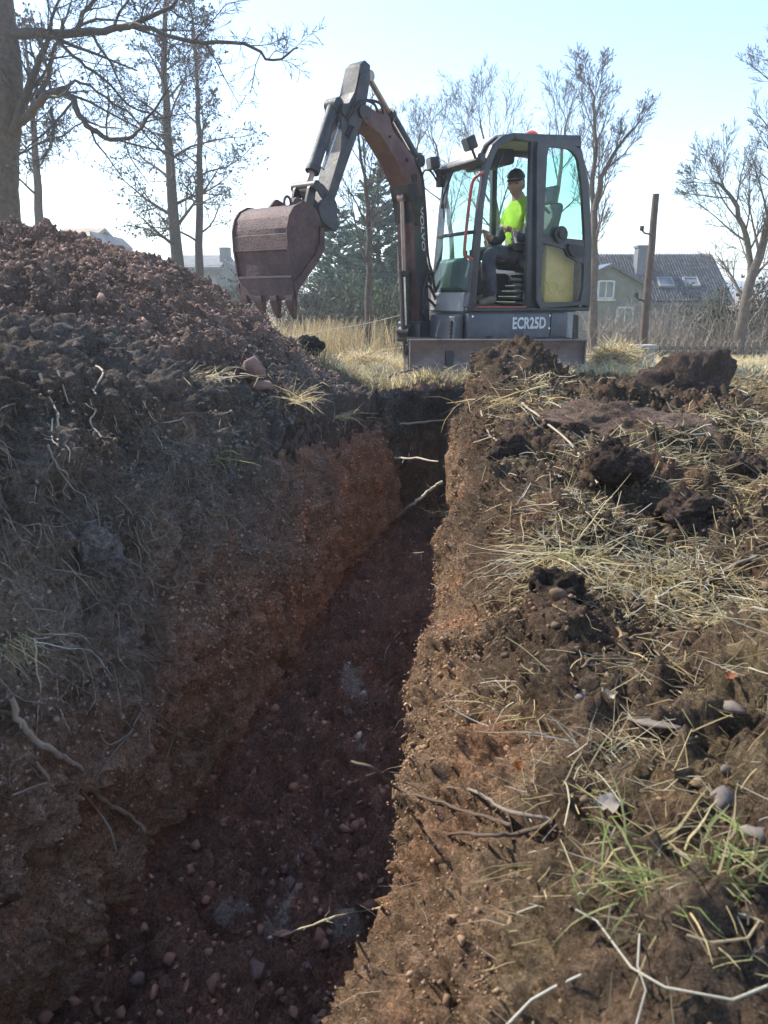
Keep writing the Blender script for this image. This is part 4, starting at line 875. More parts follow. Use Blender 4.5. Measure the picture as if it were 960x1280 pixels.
for s in (1, -1):
    sv = [(m_(.235, .30 + .12 * s, .70), (.045, .042)), (m_(.27, .30 + .12 * s, .715), (.05, .05)), (m_(.35, .30 + .125 * s, .69), (.046, .036)), (m_(.44, .30 + .13 * s, .672), (.042, .026))]
    sh = skinned('shoe', sv, [(0, 1), (1, 2), (2, 3)], M['shoe'], MAN)
    bm = bmesh.new(); prism(bm, rounded([(.19, -.042), (.36, -.052), (.49, -.035), (.49, .035), (.36, .05), (.19, .042)], .03), .648, .664, lambda u, v, w: m_(u, .30 + .125 * s + v, w)); done('sole', bm, M['black'], sh)

# ------------------------------------------------------------------ trees
def branch_pts(p, d, L, n, wob, up, rnd):
    pts = [p]; d = np.array(d, float); st = L / n
    for k in range(n):
        d = d + rnd.normal(0, wob, 3) + np.array([0, 0, up]); d /= np.linalg.norm(d); p = p + d * st; pts.append(p)
    return np.array(pts), d
def along(pts, t):
    x = t * (len(pts) - 1); i = min(int(x), len(pts) - 2); f = x - i
    return pts[i] * (1 - f) + pts[i + 1] * f, (pts[i + 1] - pts[i]) / (np.linalg.norm(pts[i + 1] - pts[i]) + 1e-9)
def side_dir(d, ang, rnd, phi=None):
    ref = np.array([0, 0, 1.]) if abs(d[2]) < .9 else np.array([1., 0, 0]); a = np.cross(d, ref); a /= np.linalg.norm(a); b = np.cross(a, d)
    ph = rnd.uniform(0, 2 * pi) if phi is None else phi
    return d * cos(ang) + (a * cos(ph) + b * sin(ph)) * sin(ang)
def twigs(T, pts, r0, lvl, spec, rnd, col):
    n = spec['n'][lvl]; Lf = spec['len'][lvl]; L0 = np.linalg.norm(np.diff(pts, axis=0), axis=1).sum()
    ph = rnd.uniform(0, 6)
    for k in range(n):
        t = spec.get('t0', .25) + (1 - spec.get('t0', .25)) * (k + rnd.uniform(0, 1)) / n
        p, d = along(pts, min(t, .999)); L = L0 * Lf * rnd.uniform(.6, 1.2) * (1.15 - .6 * t)
        ph += 2.4; nd = side_dir(d, spec['ang'][lvl] * rnd.uniform(.7, 1.25), rnd, ph); r = max(r0 * (1 - .75 * t) * spec.get('rr', .55), spec['rmin'])
        m = (4, 3, 2)[min(lvl, 2)]
        q_, dl = branch_pts(p, nd, L, m, spec['wob'], spec['up'][lvl], rnd)
        if lvl + 1 == len(spec['n']): s_ = np.cross(nd, rnd.normal(0, 1, 3)); T.ribbon(q_, np.linspace(r, r * .4, m + 1) * 1.25, s_ / (np.linalg.norm(s_) + 1e-9))
        else: T.add(q_, np.linspace(r, max(spec['rmin'] * .7, r * .35), m + 1), 4 if (lvl < 1 and r > .02) else 3, None)
        if lvl + 1 < len(spec['n']): twigs(T, q_, r, lvl + 1, spec, rnd, col)
        elif spec.get('bud') and rnd.uniform() < spec['bud']:
            b = q_[-1]; s = spec['buds']; v = rnd.normal(0, 1, 3); v /= np.linalg.norm(v)
            T.ribbon(np.array([b - v * s, b, b + v * s]), [s * .35, s * .62, s * .3], np.cross(v, rnd.normal(0, 1, 3)))
def bare_tree(name, label, base, trunks, limbs, spec, seed, group=None, bark='bark', cat='tree'):
    rnd = np.random.default_rng(seed); base = Vector(base); root = empty(name, base, 0, label, cat, group)
    b = np.array(base[:]); TT = Tubes(); TC = Tubes()
    for tp, tr_ in trunks:
        pts = np.array([np.array(p[:]) - b for p in smoothline(tp, 4)]); rad = np.interp(np.linspace(0, 1, len(pts)), np.linspace(0, 1, len(tr_)), tr_)
        pts[1:] += rnd.normal(0, .012, (len(pts) - 1, 3)); TT.add(pts, rad, 9)
        nl, ll, la, lup, t0 = limbs; ph = rnd.uniform(0, 6)
        for k in range(nl):
            t = t0 + (1 - t0) * (k + rnd.uniform(0, .9)) / nl; p, d = along(pts, min(t, .999)); ph += 2.4
            L = ll * (1.0 - .55 * abs(t - spec.get('wide', .45)) / .6) * rnd.uniform(.7, 1.2); r = np.interp(t, np.linspace(0, 1, len(tr_)), tr_) * spec.get('lr', .45)
            nd = side_dir(d, la * rnd.uniform(.75, 1.2) * (1 - .4 * t), rnd, ph); q_, dl = branch_pts(p, nd, L, 7, spec['wob'] * .8, lup, rnd)
            TC.add(q_, np.linspace(r, spec['rmin'] * 1.3, 8), 5, None); twigs(TC, q_, r, 0, spec, rnd, None)
    TT.build('trunk', M[bark], root); TC.build('crown', M[bark], root); return root
def P3(px, py, y): return at(px, py, y)
def base_at(px, y): p = at(px, 440, y); return Vector((p.x, y, float(far_z(p.x, y)) - .05))
ald = dict(n=(10, 7, 6), len=(.46, .46, .46), ang=(.85, .85, .8), up=(.02, .02, .01), wob=.14, rmin=.0045, t0=.2, bud=.45, buds=.024, lr=.33, wide=.35)
for (pts, lab, lbs, sd, D_) in (
    (((225, 470), (222, 330), (212, 200), (205, 60), (212, -60)), 'thicker forked alder with dark cones standing behind the soil heap', (26, 2.3, 1.2, .03, .28), 101, 22),
    (((247, 470), (248, 340), (249, 200), (246, 100), (240, 10)), 'slim straight alder with dark cones just right of the thicker one', (20, 1.9, 1.2, .04, .30), 102, 22.6),
    (((58, 400), (50, 290), (44, 190), (38, 110), (30, 40)), 'thin alder leaning left between the big trunk and the barn roof', (18, 1.7, 1.2, .03, .35), 103, 20)):
    tp = [P3(x, y, D_) for x, y in pts]; bb = Vector((tp[0].x, D_, float(far_z(0, D_)) - .05)); tp[0] = bb
    r0 = .20 if sd == 101 else (.14 if sd == 102 else .13)
    bare_tree('alder_tree', lab, bb, [(tp, [r0, r0 * .85, r0 * .6, r0 * .35, .02])], lbs, ald, sd, 'alders behind the soil heap')
lim = dict(n=(7, 6, 5), len=(.52, .58, .80), ang=(.55, .55, .5), up=(.07, .06, .05), wob=.09, rmin=.0035, t0=.2, lr=.4, wide=.4)
for (pts, D_, r0, lbs, sd, lab, bk_) in (
    (((460, 452), (461, 380), (462, 300), (455, 220), (445, 150)), 13, .075, (10, 1.1, .6, .06, .35), 111, 'young bare tree with a straight pale trunk in front of the conifers', 'barkbrown'),
    (((741, 448), (742, 330), (746, 250), (765, 195), (800, 150)), 16, .10, (13, 1.1, .65, .08, .25), 112, 'tall bare tree just right of the cab with upswept branches', 'bark'),
    (((925, 452), (930, 380), (955, 300), (975, 220), (985, 160)), 15, .12, (13, 1.25, .95, .05, .2), 113, 'bare tree with twisting limbs at the right edge behind the fence', 'bark'),
    (((1010, 440), (1005, 300), (990, 180), (985, 120), (965, 60)), 17, .12, (13, 1.35, .9, .05, .3), 114, 'bare tree mostly outside the right edge with one branch reaching in', 'bark'),
    (((690, 440), (690, 300), (700, 220), (705, 170), (712, 140)), 21, .09, (9, 2.0, .8, .06, .25), 115, 'bare tree seen through the rear panes of the cab', 'bark'),
    (((630, 440), (625, 330), (620, 260), (610, 200), (600, 150)), 20, .10, (12, 2.4, .8, .05, .2), 116, 'bare tree with crossing limbs seen through the open cab', 'bark'),
    (((560, 440), (565, 330), (560, 260), (548, 200), (540, 170)), 22, .09, (8, 2.0, .8, .05, .3), 117, 'bare tree seen through the windscreen between boom and cab', 'bark'),
    (((505, 440), (500, 300), (512, 230), (520, 190), (525, 165)), 24, .08, (7, 1.7, .8, .05, .35), 118, 'bare tree rising behind the upper boom and conifers', 'bark')):
    tp = [P3(x, y, D_) for x, y in pts]; bb = Vector((tp[0].x, D_, float(far_z(0, D_)) - .05)); tp[0] = bb; trs = [(tp, [r0, r0 * .8, r0 * .6, r0 * .35, .012])]
    if sd == 112: trs.append(([P3(x, y, D_ + .1) for x, y in ((742, 300), (740, 240), (745, 180), (742, 130), (738, 105))], [.06, .05, .035, .02, .01]))
    if sd == 113: trs.append(([P3(x, y, D_ + .1) for x, y in ((930, 390), (938, 330), (925, 270), (905, 235), (890, 225))], [.06, .055, .045, .025, .01]))
    bare_tree('bare_tree', lab, bb, trs, lbs, lim, sd, 'bare trees along the far side of the field', 'paletwig' if bk_ == 'bark' else bk_)
# big old tree at the left edge, limbs laid out one by one
BD = 10.0
bb = P3(5, 300, BD); bb.z = float(far_z(0, BD)) - .05
root = empty('old_tree', bb, 0, 'thick trunked old bare tree at the left edge spreading limbs over the heap', 'tree')
b0 = np.array(bb[:]); TT = Tubes(); TC = Tubes(); rnd = np.random.default_rng(5)
def LP(pts): return np.array([np.array(p[:]) - b0 for p in smoothline([P3(x, y, BD + dy) for x, y, dy in pts], 4)])
tk = LP([(2, 420, 0), (2, 300, 0), (0, 200, 0), (2, 120, 0), (0, 40, .05), (-8, -80, .1), (-15, -220, .2)]); tk[0] = (tk[0][0], 0, 0)
TT.add(tk, np.interp(np.linspace(0, 1, len(tk)), [0, .3, .55, .7, 1], [.24, .20, .235, .17, .09]), 14)
for q_ in TT.V: q_ += .012 * np.sin(q_[:, :1] * 60 + q_[:, 2:] * 9) * np.array([[1, 1, 0]])
spec = dict(n=(12, 8, 6), len=(.36, .48, .5), ang=(.75, .75, .7), up=(.01, .02, .02), wob=.16, rmin=.003, t0=.15, rr=.45)
for lp, r0 in (
    ([(18, 42, -.1), (60, 42, -.3), (115, 38, -.5), (170, 30, -.7), (215, 5, -.8), (250, -30, -.9)], .062),
    ([(150, 37, -.6), (180, 34, -.8), (235, 50, -1.0), (305, 55, -1.1), (340, 75, -1.2), (372, 60, -1.3)], .030),
    ([(16, 165, -.1), (28, 130, -.2), (45, 85, -.3), (62, 40, -.3), (78, -20, -.4)], .065),
    ([(20, 160, -.1), (45, 135, -.3), (62, 115, -.5), (85, 118, -.7), (105, 150, -.9), (130, 170, -1.0), (160, 175, -1.2), (185, 150, -1.4), (215, 105, -1.5)], .055),
    ([(55, 120, -.4), (75, 118, .2), (95, 100, .6), (130, 120, .8), (170, 150, 1.), (230, 205, 1.1)], .025),
    ([(48, 122, -.4), (60, 90, .1), (72, 50, .3), (90, 0, .5)], .035),
    ([(62, 42, -.3), (90, 70, -.5), (125, 95, -.5), (160, 130, -.5), (200, 150, -.4)], .022),
    ([(65, 135, -.4), (66, 160, -.6), (62, 185, -.8), (40, 200, -.9)], .022),
    ([(95, 40, -.4), (110, 10, -.4), (140, -20, -.4), (180, -50, -.3)], .03),
    ([(10, 60, .2), (-10, 30, .2), (-60, 0, .2), (-120, -60, .2)], .05),
    ([(16, 195, 0), (40, 185, .3), (75, 170, .6), (110, 150, .8)], .016)):
    q_ = LP(lp); q_[1:-1] += rnd.normal(0, .012, (len(q_) - 2, 3)); TC.add(q_, np.linspace(r0, .008, len(q_)), 7); twigs(TC, q_, r0, 0, spec, rnd, None)
TT.build('trunk', M['barkbrown'], root); TC.build('crown', M['bark'], root)
# conifers: trunk and drooping sprays of needles
def conifer(label, base, H, Rb, seed, n=2600, tip=.03):
    rnd = np.random.default_rng(seed); root = empty('conifer', base, 0, label, 'conifer', 'dark conifers behind the field')
    T = Tubes(); T.add(np.array([[0, 0, 0], [0, 0, H * .5], [0, 0, H]]), [H * .022, H * .014, .01], 7); T.build('trunk', M['bark'], root)
    T = Tubes(); nw = int(H * 13)
    for w_ in range(nw):                                        # whorls of drooping boughs
        t = (w_ + rnd.uniform(-.3, .3)) / nw; z = H * (.03 + .96 * max(t, 0)); nb = int(9 - 5 * t)
        for b_ in range(nb):
            a = rnd.uniform(0, 2 * pi); zz = z + rnd.uniform(-.15, .15); L = (Rb * (1 - max(t, 0)) ** .72 + .10) * rnd.uniform(.75, 1.12); q_, d_ = branch_pts(np.array([0, 0, zz]), [cos(a), sin(a), .55], L, 6, .07, -.05, rnd); q_[-1, 2] += .05 * L
            T.ribbon(q_, np.linspace(.012, .004, 7), [-sin(a), cos(a), 0], [.05, .045, .035]); ns = int(n / 170 * (1 - .6 * t)) 
            for k in range(ns):
                f = rnd.uniform(.18, 1.0); p, d2 = along(q_, f); s_ = rnd.uniform(.6, 1.2) * (.30 * L * (1.1 - f) + .10); sg = rnd.choice((-1, 1))
                o = d2 * .8 + np.array([-sin(a), cos(a), 0]) * sg * rnd.uniform(.3, 1.1) + np.array([0, 0, rnd.uniform(-.3, .55)]); o /= np.linalg.norm(o); c = np.array([.075, .142, .124]) * rnd.uniform(.5, 1.7) + np.array([.02, .018, 0]) * rnd.uniform(0, 1)
                sd_ = np.cross(o, rnd.normal(0, 1, 3)); sd_ /= np.linalg.norm(sd_) + 1e-9; T.ribbon(np.array([p, p + o * s_ * .55, p + o * s_ - np.array([0, 0, s_ * .12])]), [.012, .020 + .012 * rnd.uniform(), .003], sd_, c)
    T.build('foliage', M['leaf'], root, False); return root
conifer('tall dark conifer rising behind the young bare tree left of the boom', base_at(473, 26), 5.75, 1.95, 201, 7000)
conifer('lower broad conifer left of the tall one behind the bucket', base_at(426, 27), 4.7, 1.8, 202, 6200)
conifer('conifer close to the boom with its top hidden behind it', base_at(505, 28), 4.2, 1.4, 203, 1800)
# shrubs
def shrub(label, base, H, R_, seed, col, nst=60, nlf=1600, leaf=.035, group=None):
    rnd = np.random.default_rng(seed); root = empty('shrub', base, 0, label, 'shrub', group); T = Tubes(); tips = []
    for k in range(nst):
        a = rnd.uniform(0, 2 * pi); q_, d = branch_pts(np.array([rnd.normal(0, R_ * .25), rnd.normal(0, R_ * .25), 0]), [cos(a) * .45, sin(a) * .45, 1], H * rnd.uniform(.6, 1.1), 6, .12, .02, rnd); T.add(q_, np.linspace(.012, .004, 7), 3)
        for j in range(7):
            p, d = along(q_, rnd.uniform(.3, 1)); q2, d2 = branch_pts(p, side_dir(d, .7, rnd), H * .28 * rnd.uniform(.4, 1), 3, .2, .02, rnd); T.add(q2, np.linspace(.006, .003, 4), 3); tips += [q2[1], q2[2], q2[3]]
    T.build('stems', M['bark'], root)
    if nlf:
        T = Tubes(); tips = np.array(tips)
        for k in range(nlf):
            p = tips[rnd.integers(len(tips))] + rnd.normal(0, .07, 3); d = rnd.normal(0, 1, 3); d /= np.linalg.norm(d); s_ = leaf * rnd.uniform(.6, 1.4); c = np.array(col) * rnd.uniform(.5, 1.6)
            T.ribbon(np.array([p - d * s_, p, p + d * s_]), [.002, s_ * .45, .002], np.cross(d, rnd.normal(0, 1, 3)), c)
        T.build('foliage', M['leaf'], root, False)
    return root
gs = 'shrubs along the field edge'
shrub('grey green shrub standing between bucket and young bare tree', base_at(430, 19), 2.0, .9, 301, (.10, .115, .07), 60, 2600, .035, gs)
shrub('leafy grey green shrub right of the young bare tree by the boom', base_at(492, 17), 1.75, .7, 302, (.085, .11, .065), 60, 3000, .032, gs)
shrub('sparse grey shrub below the bucket teeth', base_at(385, 20), 1.9, .9, 303, (.12, .12, .085), 70, 1800, .035, gs)
shrub('dark evergreen shrub behind the bucket on the left', base_at(300, 24), 2.2, .9, 304, (.045, .065, .04), 60, 2600, .04, gs)
shrub('dark green shrub under the right bare tree', base_at(900, 19), 1.5, 1.0, 305, (.05, .07, .035), 60, 2600, .04, gs)
shrub('evergreen shrub at the far right edge behind the fence', base_at(965, 18), 1.7, .9, 306, (.05, .07, .04), 60, 2200, .04, gs)
shrub('low dark shrub to the left of the spoil heap end', base_at(265, 23), 1.6, .8, 307, (.06, .075, .05), 50, 1500, .04, gs)
# thicket: a tangle nobody could count
T = Tubes(); rnd = np.random.default_rng(77)
for k in range(1700):
    px = rnd.uniform(735, 985) if k % 6 else rnd.uniform(300, 520); D_ = rnd.uniform(15, 24) if px > 700 else rnd.uniform(15, 24); p = base_at(px, D_); p = np.array(p[:])
    a = rnd.uniform(0, 2 * pi); L = rnd.uniform(.4, 1.5); q_, d = branch_pts(p, [cos(a) * .5, sin(a) * .5, 1], L, 6, .16, -.06, rnd); g_ = rnd.uniform(.6, 1.5); c = np.array([.25, .21, .175]) * g_
    T.ribbon(q_, np.linspace(.0075, .004, 7), [cos(a + 1), sin(a + 1), 0], c)
    for j in range(4):
        p2, d2 = along(q_, rnd.uniform(.3, .98)); q2, _ = branch_pts(p2, side_dir(d2, .8, rnd), L * rnd.uniform(.2, .5), 3, .2, -.03, rnd); T.ribbon(q2, np.linspace(.0045, .0022, 4), [cos(a * 3 + j), sin(a * 3 + j), .2], c)
tag(T.build('thicket', M['twig']), 'tangled bare grey brambles in front of the house and along the field edge', 'thicket', None, 'stuff')
T = Tubes()
for k in range(3000):                                           # dry reeds
    px = rnd.normal(410, 45) if k % 6 else rnd.uniform(735, 970); D_ = rnd.uniform(12, 18.5) if px < 600 else rnd.uniform(14.5, 20); p = np.array(base_at(px, D_)[:]); L = rnd.uniform(.3, .8) * (1 if px < 600 else .6)
    a = rnd.uniform(0, 2 * pi); q_ = np.array([p, p + [rnd.normal(0, .05), 0, L * .5], p + [rnd.normal(0, .14), rnd.normal(0, .1), L]]); c = np.array([.42, .33, .19]) * rnd.uniform(.6, 1.25)
    T.ribbon(q_, [.006, .005, .002], [cos(a), sin(a), 0], c)
tag(T.build('dry_reeds', M['straw'], None, False), 'pale dry reeds standing in the field behind the trench', 'reeds', None, 'stuff')

# ------------------------------------------------------------------ buildings behind
def house():
    D_ = 38.; x0, x1 = at(738, 330, D_).x - 3.0, at(889, 330, D_).x; zr = 2.67; ze = at(880, 377, D_ - 3).z; zb = -2.3
    root = empty('house', ((x0 + x1) / 2, D_, zb), 0, 'grey house with dark tiled roof and lower gabled wing behind the fence', 'house'); o = Vector(((x0 + x1) / 2, D_, zb))
    T = lambda x, y, z: Vector((x, y, z)) - o
    bm = bmesh.new(); box(bm, x0 + .3, x1 - .3, D_ - 2.7, D_ + 2.7, zb, ze + .25, T); prism(bm, [(D_ - 2.7, ze + .25), (D_ + 2.7, ze + .25), (D_, zr - .15)], x0 + .3, x1 - .3, lambda u, v, w: T(w, u, v)); wall = done('wall', bm, M['renderd'], root)
    sl = Vector((0, 3.0, zr - ze)); Ls = sl.length; su = sl.normalized(); nn = Vector((0, -su.z, su.y))
    bm = bmesh.new()
    for s in (-1, 1): prism(bm, [(D_ + s * 3.05, ze - .03), (D_, zr), (D_, zr - .14), (D_ + s * 3.05, ze - .17)], x0, x1, lambda u, v, w: T(w, u, v))
    roof = done('roof', bm, M['tile'], root)
    # curved tiles as real relief, joined (each is under three pixels)
    nx, nz = int((x1 - x0) / .13), 24; Vt = []; Ft = []
    for i in range(nx):
        for j in range(nz):
            xa = x0 + .13 * i + .005; s0 = Ls * j / nz; s1 = Ls * (j + 1.06) / nz; k0 = len(Vt); hts = (.015, .055, .055, .015); xx = (0, .03, .08, .115)
            for s_, dz in ((s0, .035), (s1, .0)):
                for k in range(4):
                    p = Vector((xa + xx[k], D_ - 3.05, ze)) + su * s_ + nn * (hts[k] + dz); Vt.append(T(*p)[:])
            for k in range(3): Ft.append((k0 + k, k0 + k + 1, k0 + 5 + k, k0 + 4 + k))
            Ft.append((k0, k0 + 3, k0 + 2, k0 + 1))
    ct = np.repeat(np.array([.062, .064, .072]) * rng.uniform(.35, 2.0, (len(Vt) // 8, 1)), 8, 0); M['rooftile'] = attrmat('roof_tile_face', .35, 0, (), .5, .2)
    t_ = mesh_np('roof_tiles', Vt, Ft, M['rooftile'], roof, ct); t_['kind'] = 'stuff'
    for px in (827, 859):
        c = at(px, 354, D_ - 1.6); bm = bmesh.new(); prism(bm, [(-.28, .0), (.28, .0), (.28, .55), (-.28, .55)], .10, .14, lambda u, v, w: T(c.x + u, D_ - 3.05, ze) + su * (v + 1.0) + nn * w); sk = done('skylight', bm, M['window'], roof)
        bm = bmesh.new(); ring(bm, [(-.34, -.06), (.34, -.06), (.34, .61), (-.34, .61)], [(-.28, 0), (.28, 0), (.28, .55), (-.28, .55)], .08, .18, lambda u, v, w: T(c.x + u, D_ - 3.05, ze) + su * (v + 1.0) + nn * w, 32); done('frame', bm, M['ltgrey'], sk)
    cxp = at(800, 330, D_ - 1).x; bm = bmesh.new(); box(bm, cxp - .28, cxp + .28, D_ - 1.5, D_ - .9, ze + .9, zr + .22, T); box(bm, cxp - .33, cxp + .33, D_ - 1.55, D_ - .85, zr + .22, zr + .32, T); done('chimney', bm, M['renderd'], roof)
    def win(px, py, hw, hh, yy):
        c = at(px, py, yy); bm = bmesh.new(); box(bm, c.x - hw, c.x + hw, yy - .03, yy + .02, c.z - hh, c.z + hh, T); w_ = done('window', bm, M['window'], root)
        bm = bmesh.new(); ring(bm, [(-hw - .07, -hh - .07), (hw + .07, -hh - .07), (hw + .07, hh + .07), (-hw - .07, hh + .07)], [(-hw, -hh), (hw, -hh), (hw, hh), (-hw, hh)], yy - .09, yy + .02, lambda u, v, w: T(c.x + u, w, c.z + v), 32); box(bm, c.x - .025, c.x + .025, yy - .07, yy - .035, c.z - hh, c.z + hh, T); done('frame', bm, M['frame'], w_)
        bm = bmesh.new(); box(bm, c.x - hw - .12, c.x + hw + .12, yy - .16, yy + .02, c.z - hh - .15, c.z - hh - .075, T); done('sill', bm, M['frame'], w_)
    win(846, 404, .20, .36, D_ - 2.72); win(872, 404, .2, .36, D_ - 2.72)
    # gabled wing in front, on the left
    gx = at(764, 330, 33.).x; gz = at(764, 329, 33.).z; hw = 1.75; ez = at(795, 356, 33.).z
    bm = bmesh.new(); prism(bm, [(gx - hw, zb), (gx + hw * .85, zb), (gx + hw * .85, ez + .1), (gx, gz - .12), (gx - hw, ez + .1)], 33., 35.3, lambda u, v, w: T(u, w, v)); done('wing_wall', bm, M['render'], root)
    bm = bmesh.new(); prism(bm, [(gx - hw - .2, ez - .05), (gx, gz), (gx + hw * .85 + .25, ez - .05), (gx + hw * .85 + .25, ez - .2), (gx, gz - .14), (gx - hw - .2, ez - .2)], 32.8, 36.5, lambda u, v, w: T(u, w, v)); done('wing_roof', bm, M['tile'], root)
    win(757, 362, .28, .30, 32.98); win(780, 398, .3, .4, 32.98)
house()
def small_house(name, label, pxl, pxp, pxr, pyr, pye, D_, dep, wm, rm, chim=None):
    L, Pk, R_ = at(pxl, pye, D_), at(pxp, pyr, D_), at(pxr, pye, D_); zb = float(far_z(0, D_)) - .5; o = Vector((Pk.x, D_, zb)); root = empty(name, o, 0, label, 'house'); T = lambda x, y, z: Vector((x, y, z)) - o
    # ridge runs left from the gable that faces right-front
    hw = (R_.x - Pk.x); xl = L.x
    bm = bmesh.new(); box(bm, xl, Pk.x + hw * .1, D_, D_ + dep, zb, L.z + .1, T); done('wall', bm, M[wm], root)
    bm = bmesh.new(); prism(bm, [(Pk.x + hw * .1, zb), (Pk.x + hw, zb), (Pk.x + hw, L.z), (Pk.x + hw * .1, Pk.z - .1)], D_ + .02, D_ + dep, lambda u, v, w: T(u, w, v)); done('gable', bm, M['renderd'], root)
    bm = bmesh.new(); prism(bm, [(D_ - .35, L.z), (D_ + dep * .5, Pk.z + .25), (D_ + dep + .35, L.z), (D_ + dep + .35, L.z - .15), (D_ + dep * .5, Pk.z + .08), (D_ - .35, L.z - .15)], xl - .2, Pk.x, lambda u, v, w: T(w, u, v)); rf = done('roof', bm, M[rm], root)
    if chim:
        c = at(chim[0], chim[1], D_ + 1); bm = bmesh.new(); box(bm, c.x - .3, c.x + .3, D_ + 1, D_ + 1.6, Pk.z - .6, c.z, T); done('chimney', bm, M['renderd'], rf)
    c = (xl + Pk.x) / 2
    for k in (-1, 1):
        bm = bmesh.new(); box(bm, c + k * 1.2 - .3, c + k * 1.2 + .3, D_ - .04, D_ + .02, L.z - 1.3, L.z - .5, T); done('window', bm, M['window'], root)
small_house('barn', 'small barn with pale roof and grey gable peeping over the heap', 62, 110, 126, 286, 302, 40, 5, 'render', 'barnroof')
small_house('cottage', 'low grey cottage with chimney behind the alders', 205, 276, 296, 321, 334, 48, 6, 'renderd', 'renderd', (280, 309))

# ------------------------------------------------------------------ post, fences, block
pb, pt = at(802, 452, 11), at(820, 243, 11); pb.z = float(far_z(0, 11)) - .3
root = empty('leaning_post', pb, 0, 'tall weathered wooden post leaning right in front of the tiled house', 'post')
T = Tubes(); L_ = np.array((pt - pb)[:]); q_ = np.array([L_ * t for t in np.linspace(0, 1, 9)]); q_[1:-1] += rnd.normal(0, .006, (7, 3)); T.add(q_, np.linspace(.060, .044, 9), 12); T.build('shaft', M['wood'], root)
bm = bmesh.new(); disc(bm, L_ * 1.0, L_, .043, .012, 12); done('cut_top', bm, M['picket'], root)
for t_, s in ((.80, -1), (.46, -1)):
    bm = bmesh.new(); c = Vector(L_ * t_); tube(bm, [c, c + Vector((s * .12, -.03, .02)), c + Vector((s * .16, -.03, .06))], .012, 6); disc(bm, c + Vector((s * .16, -.03, .08)), (0, 0, 1), .028, .06, 10); done('insulator', bm, M['black'], root)
fb = base_at(815, 13.2); root = empty('picket_fence', (fb.x, 13.2, fb.z), 0, 'old grey wooden picket fence in the grass left of the right bare tree', 'fence')
zt = at(820, 425, 13.2).z - fb.z; pick = None
for k in range(15):
    x = at(817 + 9.6 * k, 440, 13.2).x - fb.x
    if pick is None:
        bm = bmesh.new(); prism(bm, [(-.034, 0), (.034, 0), (.034, zt - .04), (0, zt), (-.034, zt - .04)], -.011, .011, lambda u, v, w: Vector((u, w, v)), .003); pick = done('picket', bm, M['picket'], root); o = pick
    else: o = pick.copy(); COL.objects.link(o)
    o.location = (x, rnd.normal(0, .01), rnd.normal(0, .015)); o.rotation_euler = (rnd.normal(0, .04), rnd.normal(.03, .05), rnd.normal(0, .1)); o.scale = (1, 1, rnd.uniform(.93, 1.04))
for h_ in (.14, zt - .16):
    bm = bmesh.new(); box(bm, -.1, at(952, 440, 13.2).x - fb.x + .1, .016, .05, h_, h_ + .06, ID, .004); done('rail', bm, M['picket'], root)
cb = at(804, 470, 8.6); root = empty('concrete_block', (cb.x, 8.6, float(far_z(0, 8.6)) - .1), .2, 'squat pale concrete marker with flat cap in straw by the dark clod', 'marker')
bm = bmesh.new(); prism(bm, rounded([(-.075, -.075), (.075, -.075), (.075, .075), (-.075, .075)], .012), 0, .36, ID, .006); done('shaft', bm, M['concrete'], root)
bm = bmesh.new(); prism(bm, rounded([(-.10, -.10), (.10, -.10), (.10, .10), (-.10, .10)], .012), .362, .40, ID, .01); done('cap', bm, M['concrete'], root)
wb = base_at(503, 11.5); root = empty('wire_fence', (wb.x, 11.5, wb.z), 0, 'slack wire fence on small posts behind the trench end', 'fence'); ob = np.array([wb.x, 11.5, wb.z])
for px, top in ((505, 428), (349, 418), (262, 410)):
    p = at(px, top, 11.5); T = Tubes(); z0 = wb.z - .1; T.add(np.array([[p.x, 11.5, z0], [p.x + .02, 11.5, (z0 + p.z) / 2], [p.x, 11.5, p.z]]) - ob, [.035, .034, .03], 8); T.build('fence_post', M['wood'], root)
for ln in (((262, 418), (310, 424), (349, 424), (400, 414), (459, 404), (512, 391), (560, 380)), ((262, 432), (349, 440), (420, 443), (505, 434), (560, 428))):
    T = Tubes(); T.add(np.array([np.array(p[:]) for p in smoothline([at(x, y, 11.46) for x, y in ln], 4)]) - ob, np.full(4 * (len(ln) - 1) + 1, .0035), 4); T.build('wire', M['wire'], root)
T = Tubes()
for zz in (0, .5):
    pts = np.array([[18 + 4.5 * t, 60, at(900, 337, 60).z + zz + .1 * (t - 3) ** 2 * .3] for t in np.linspace(0, 8, 12)]); T.add(pts, np.full(12, .02), 4)
tag(T.build('power_line', M['black']), 'two thin power lines crossing the sky at the right edge', 'power line')
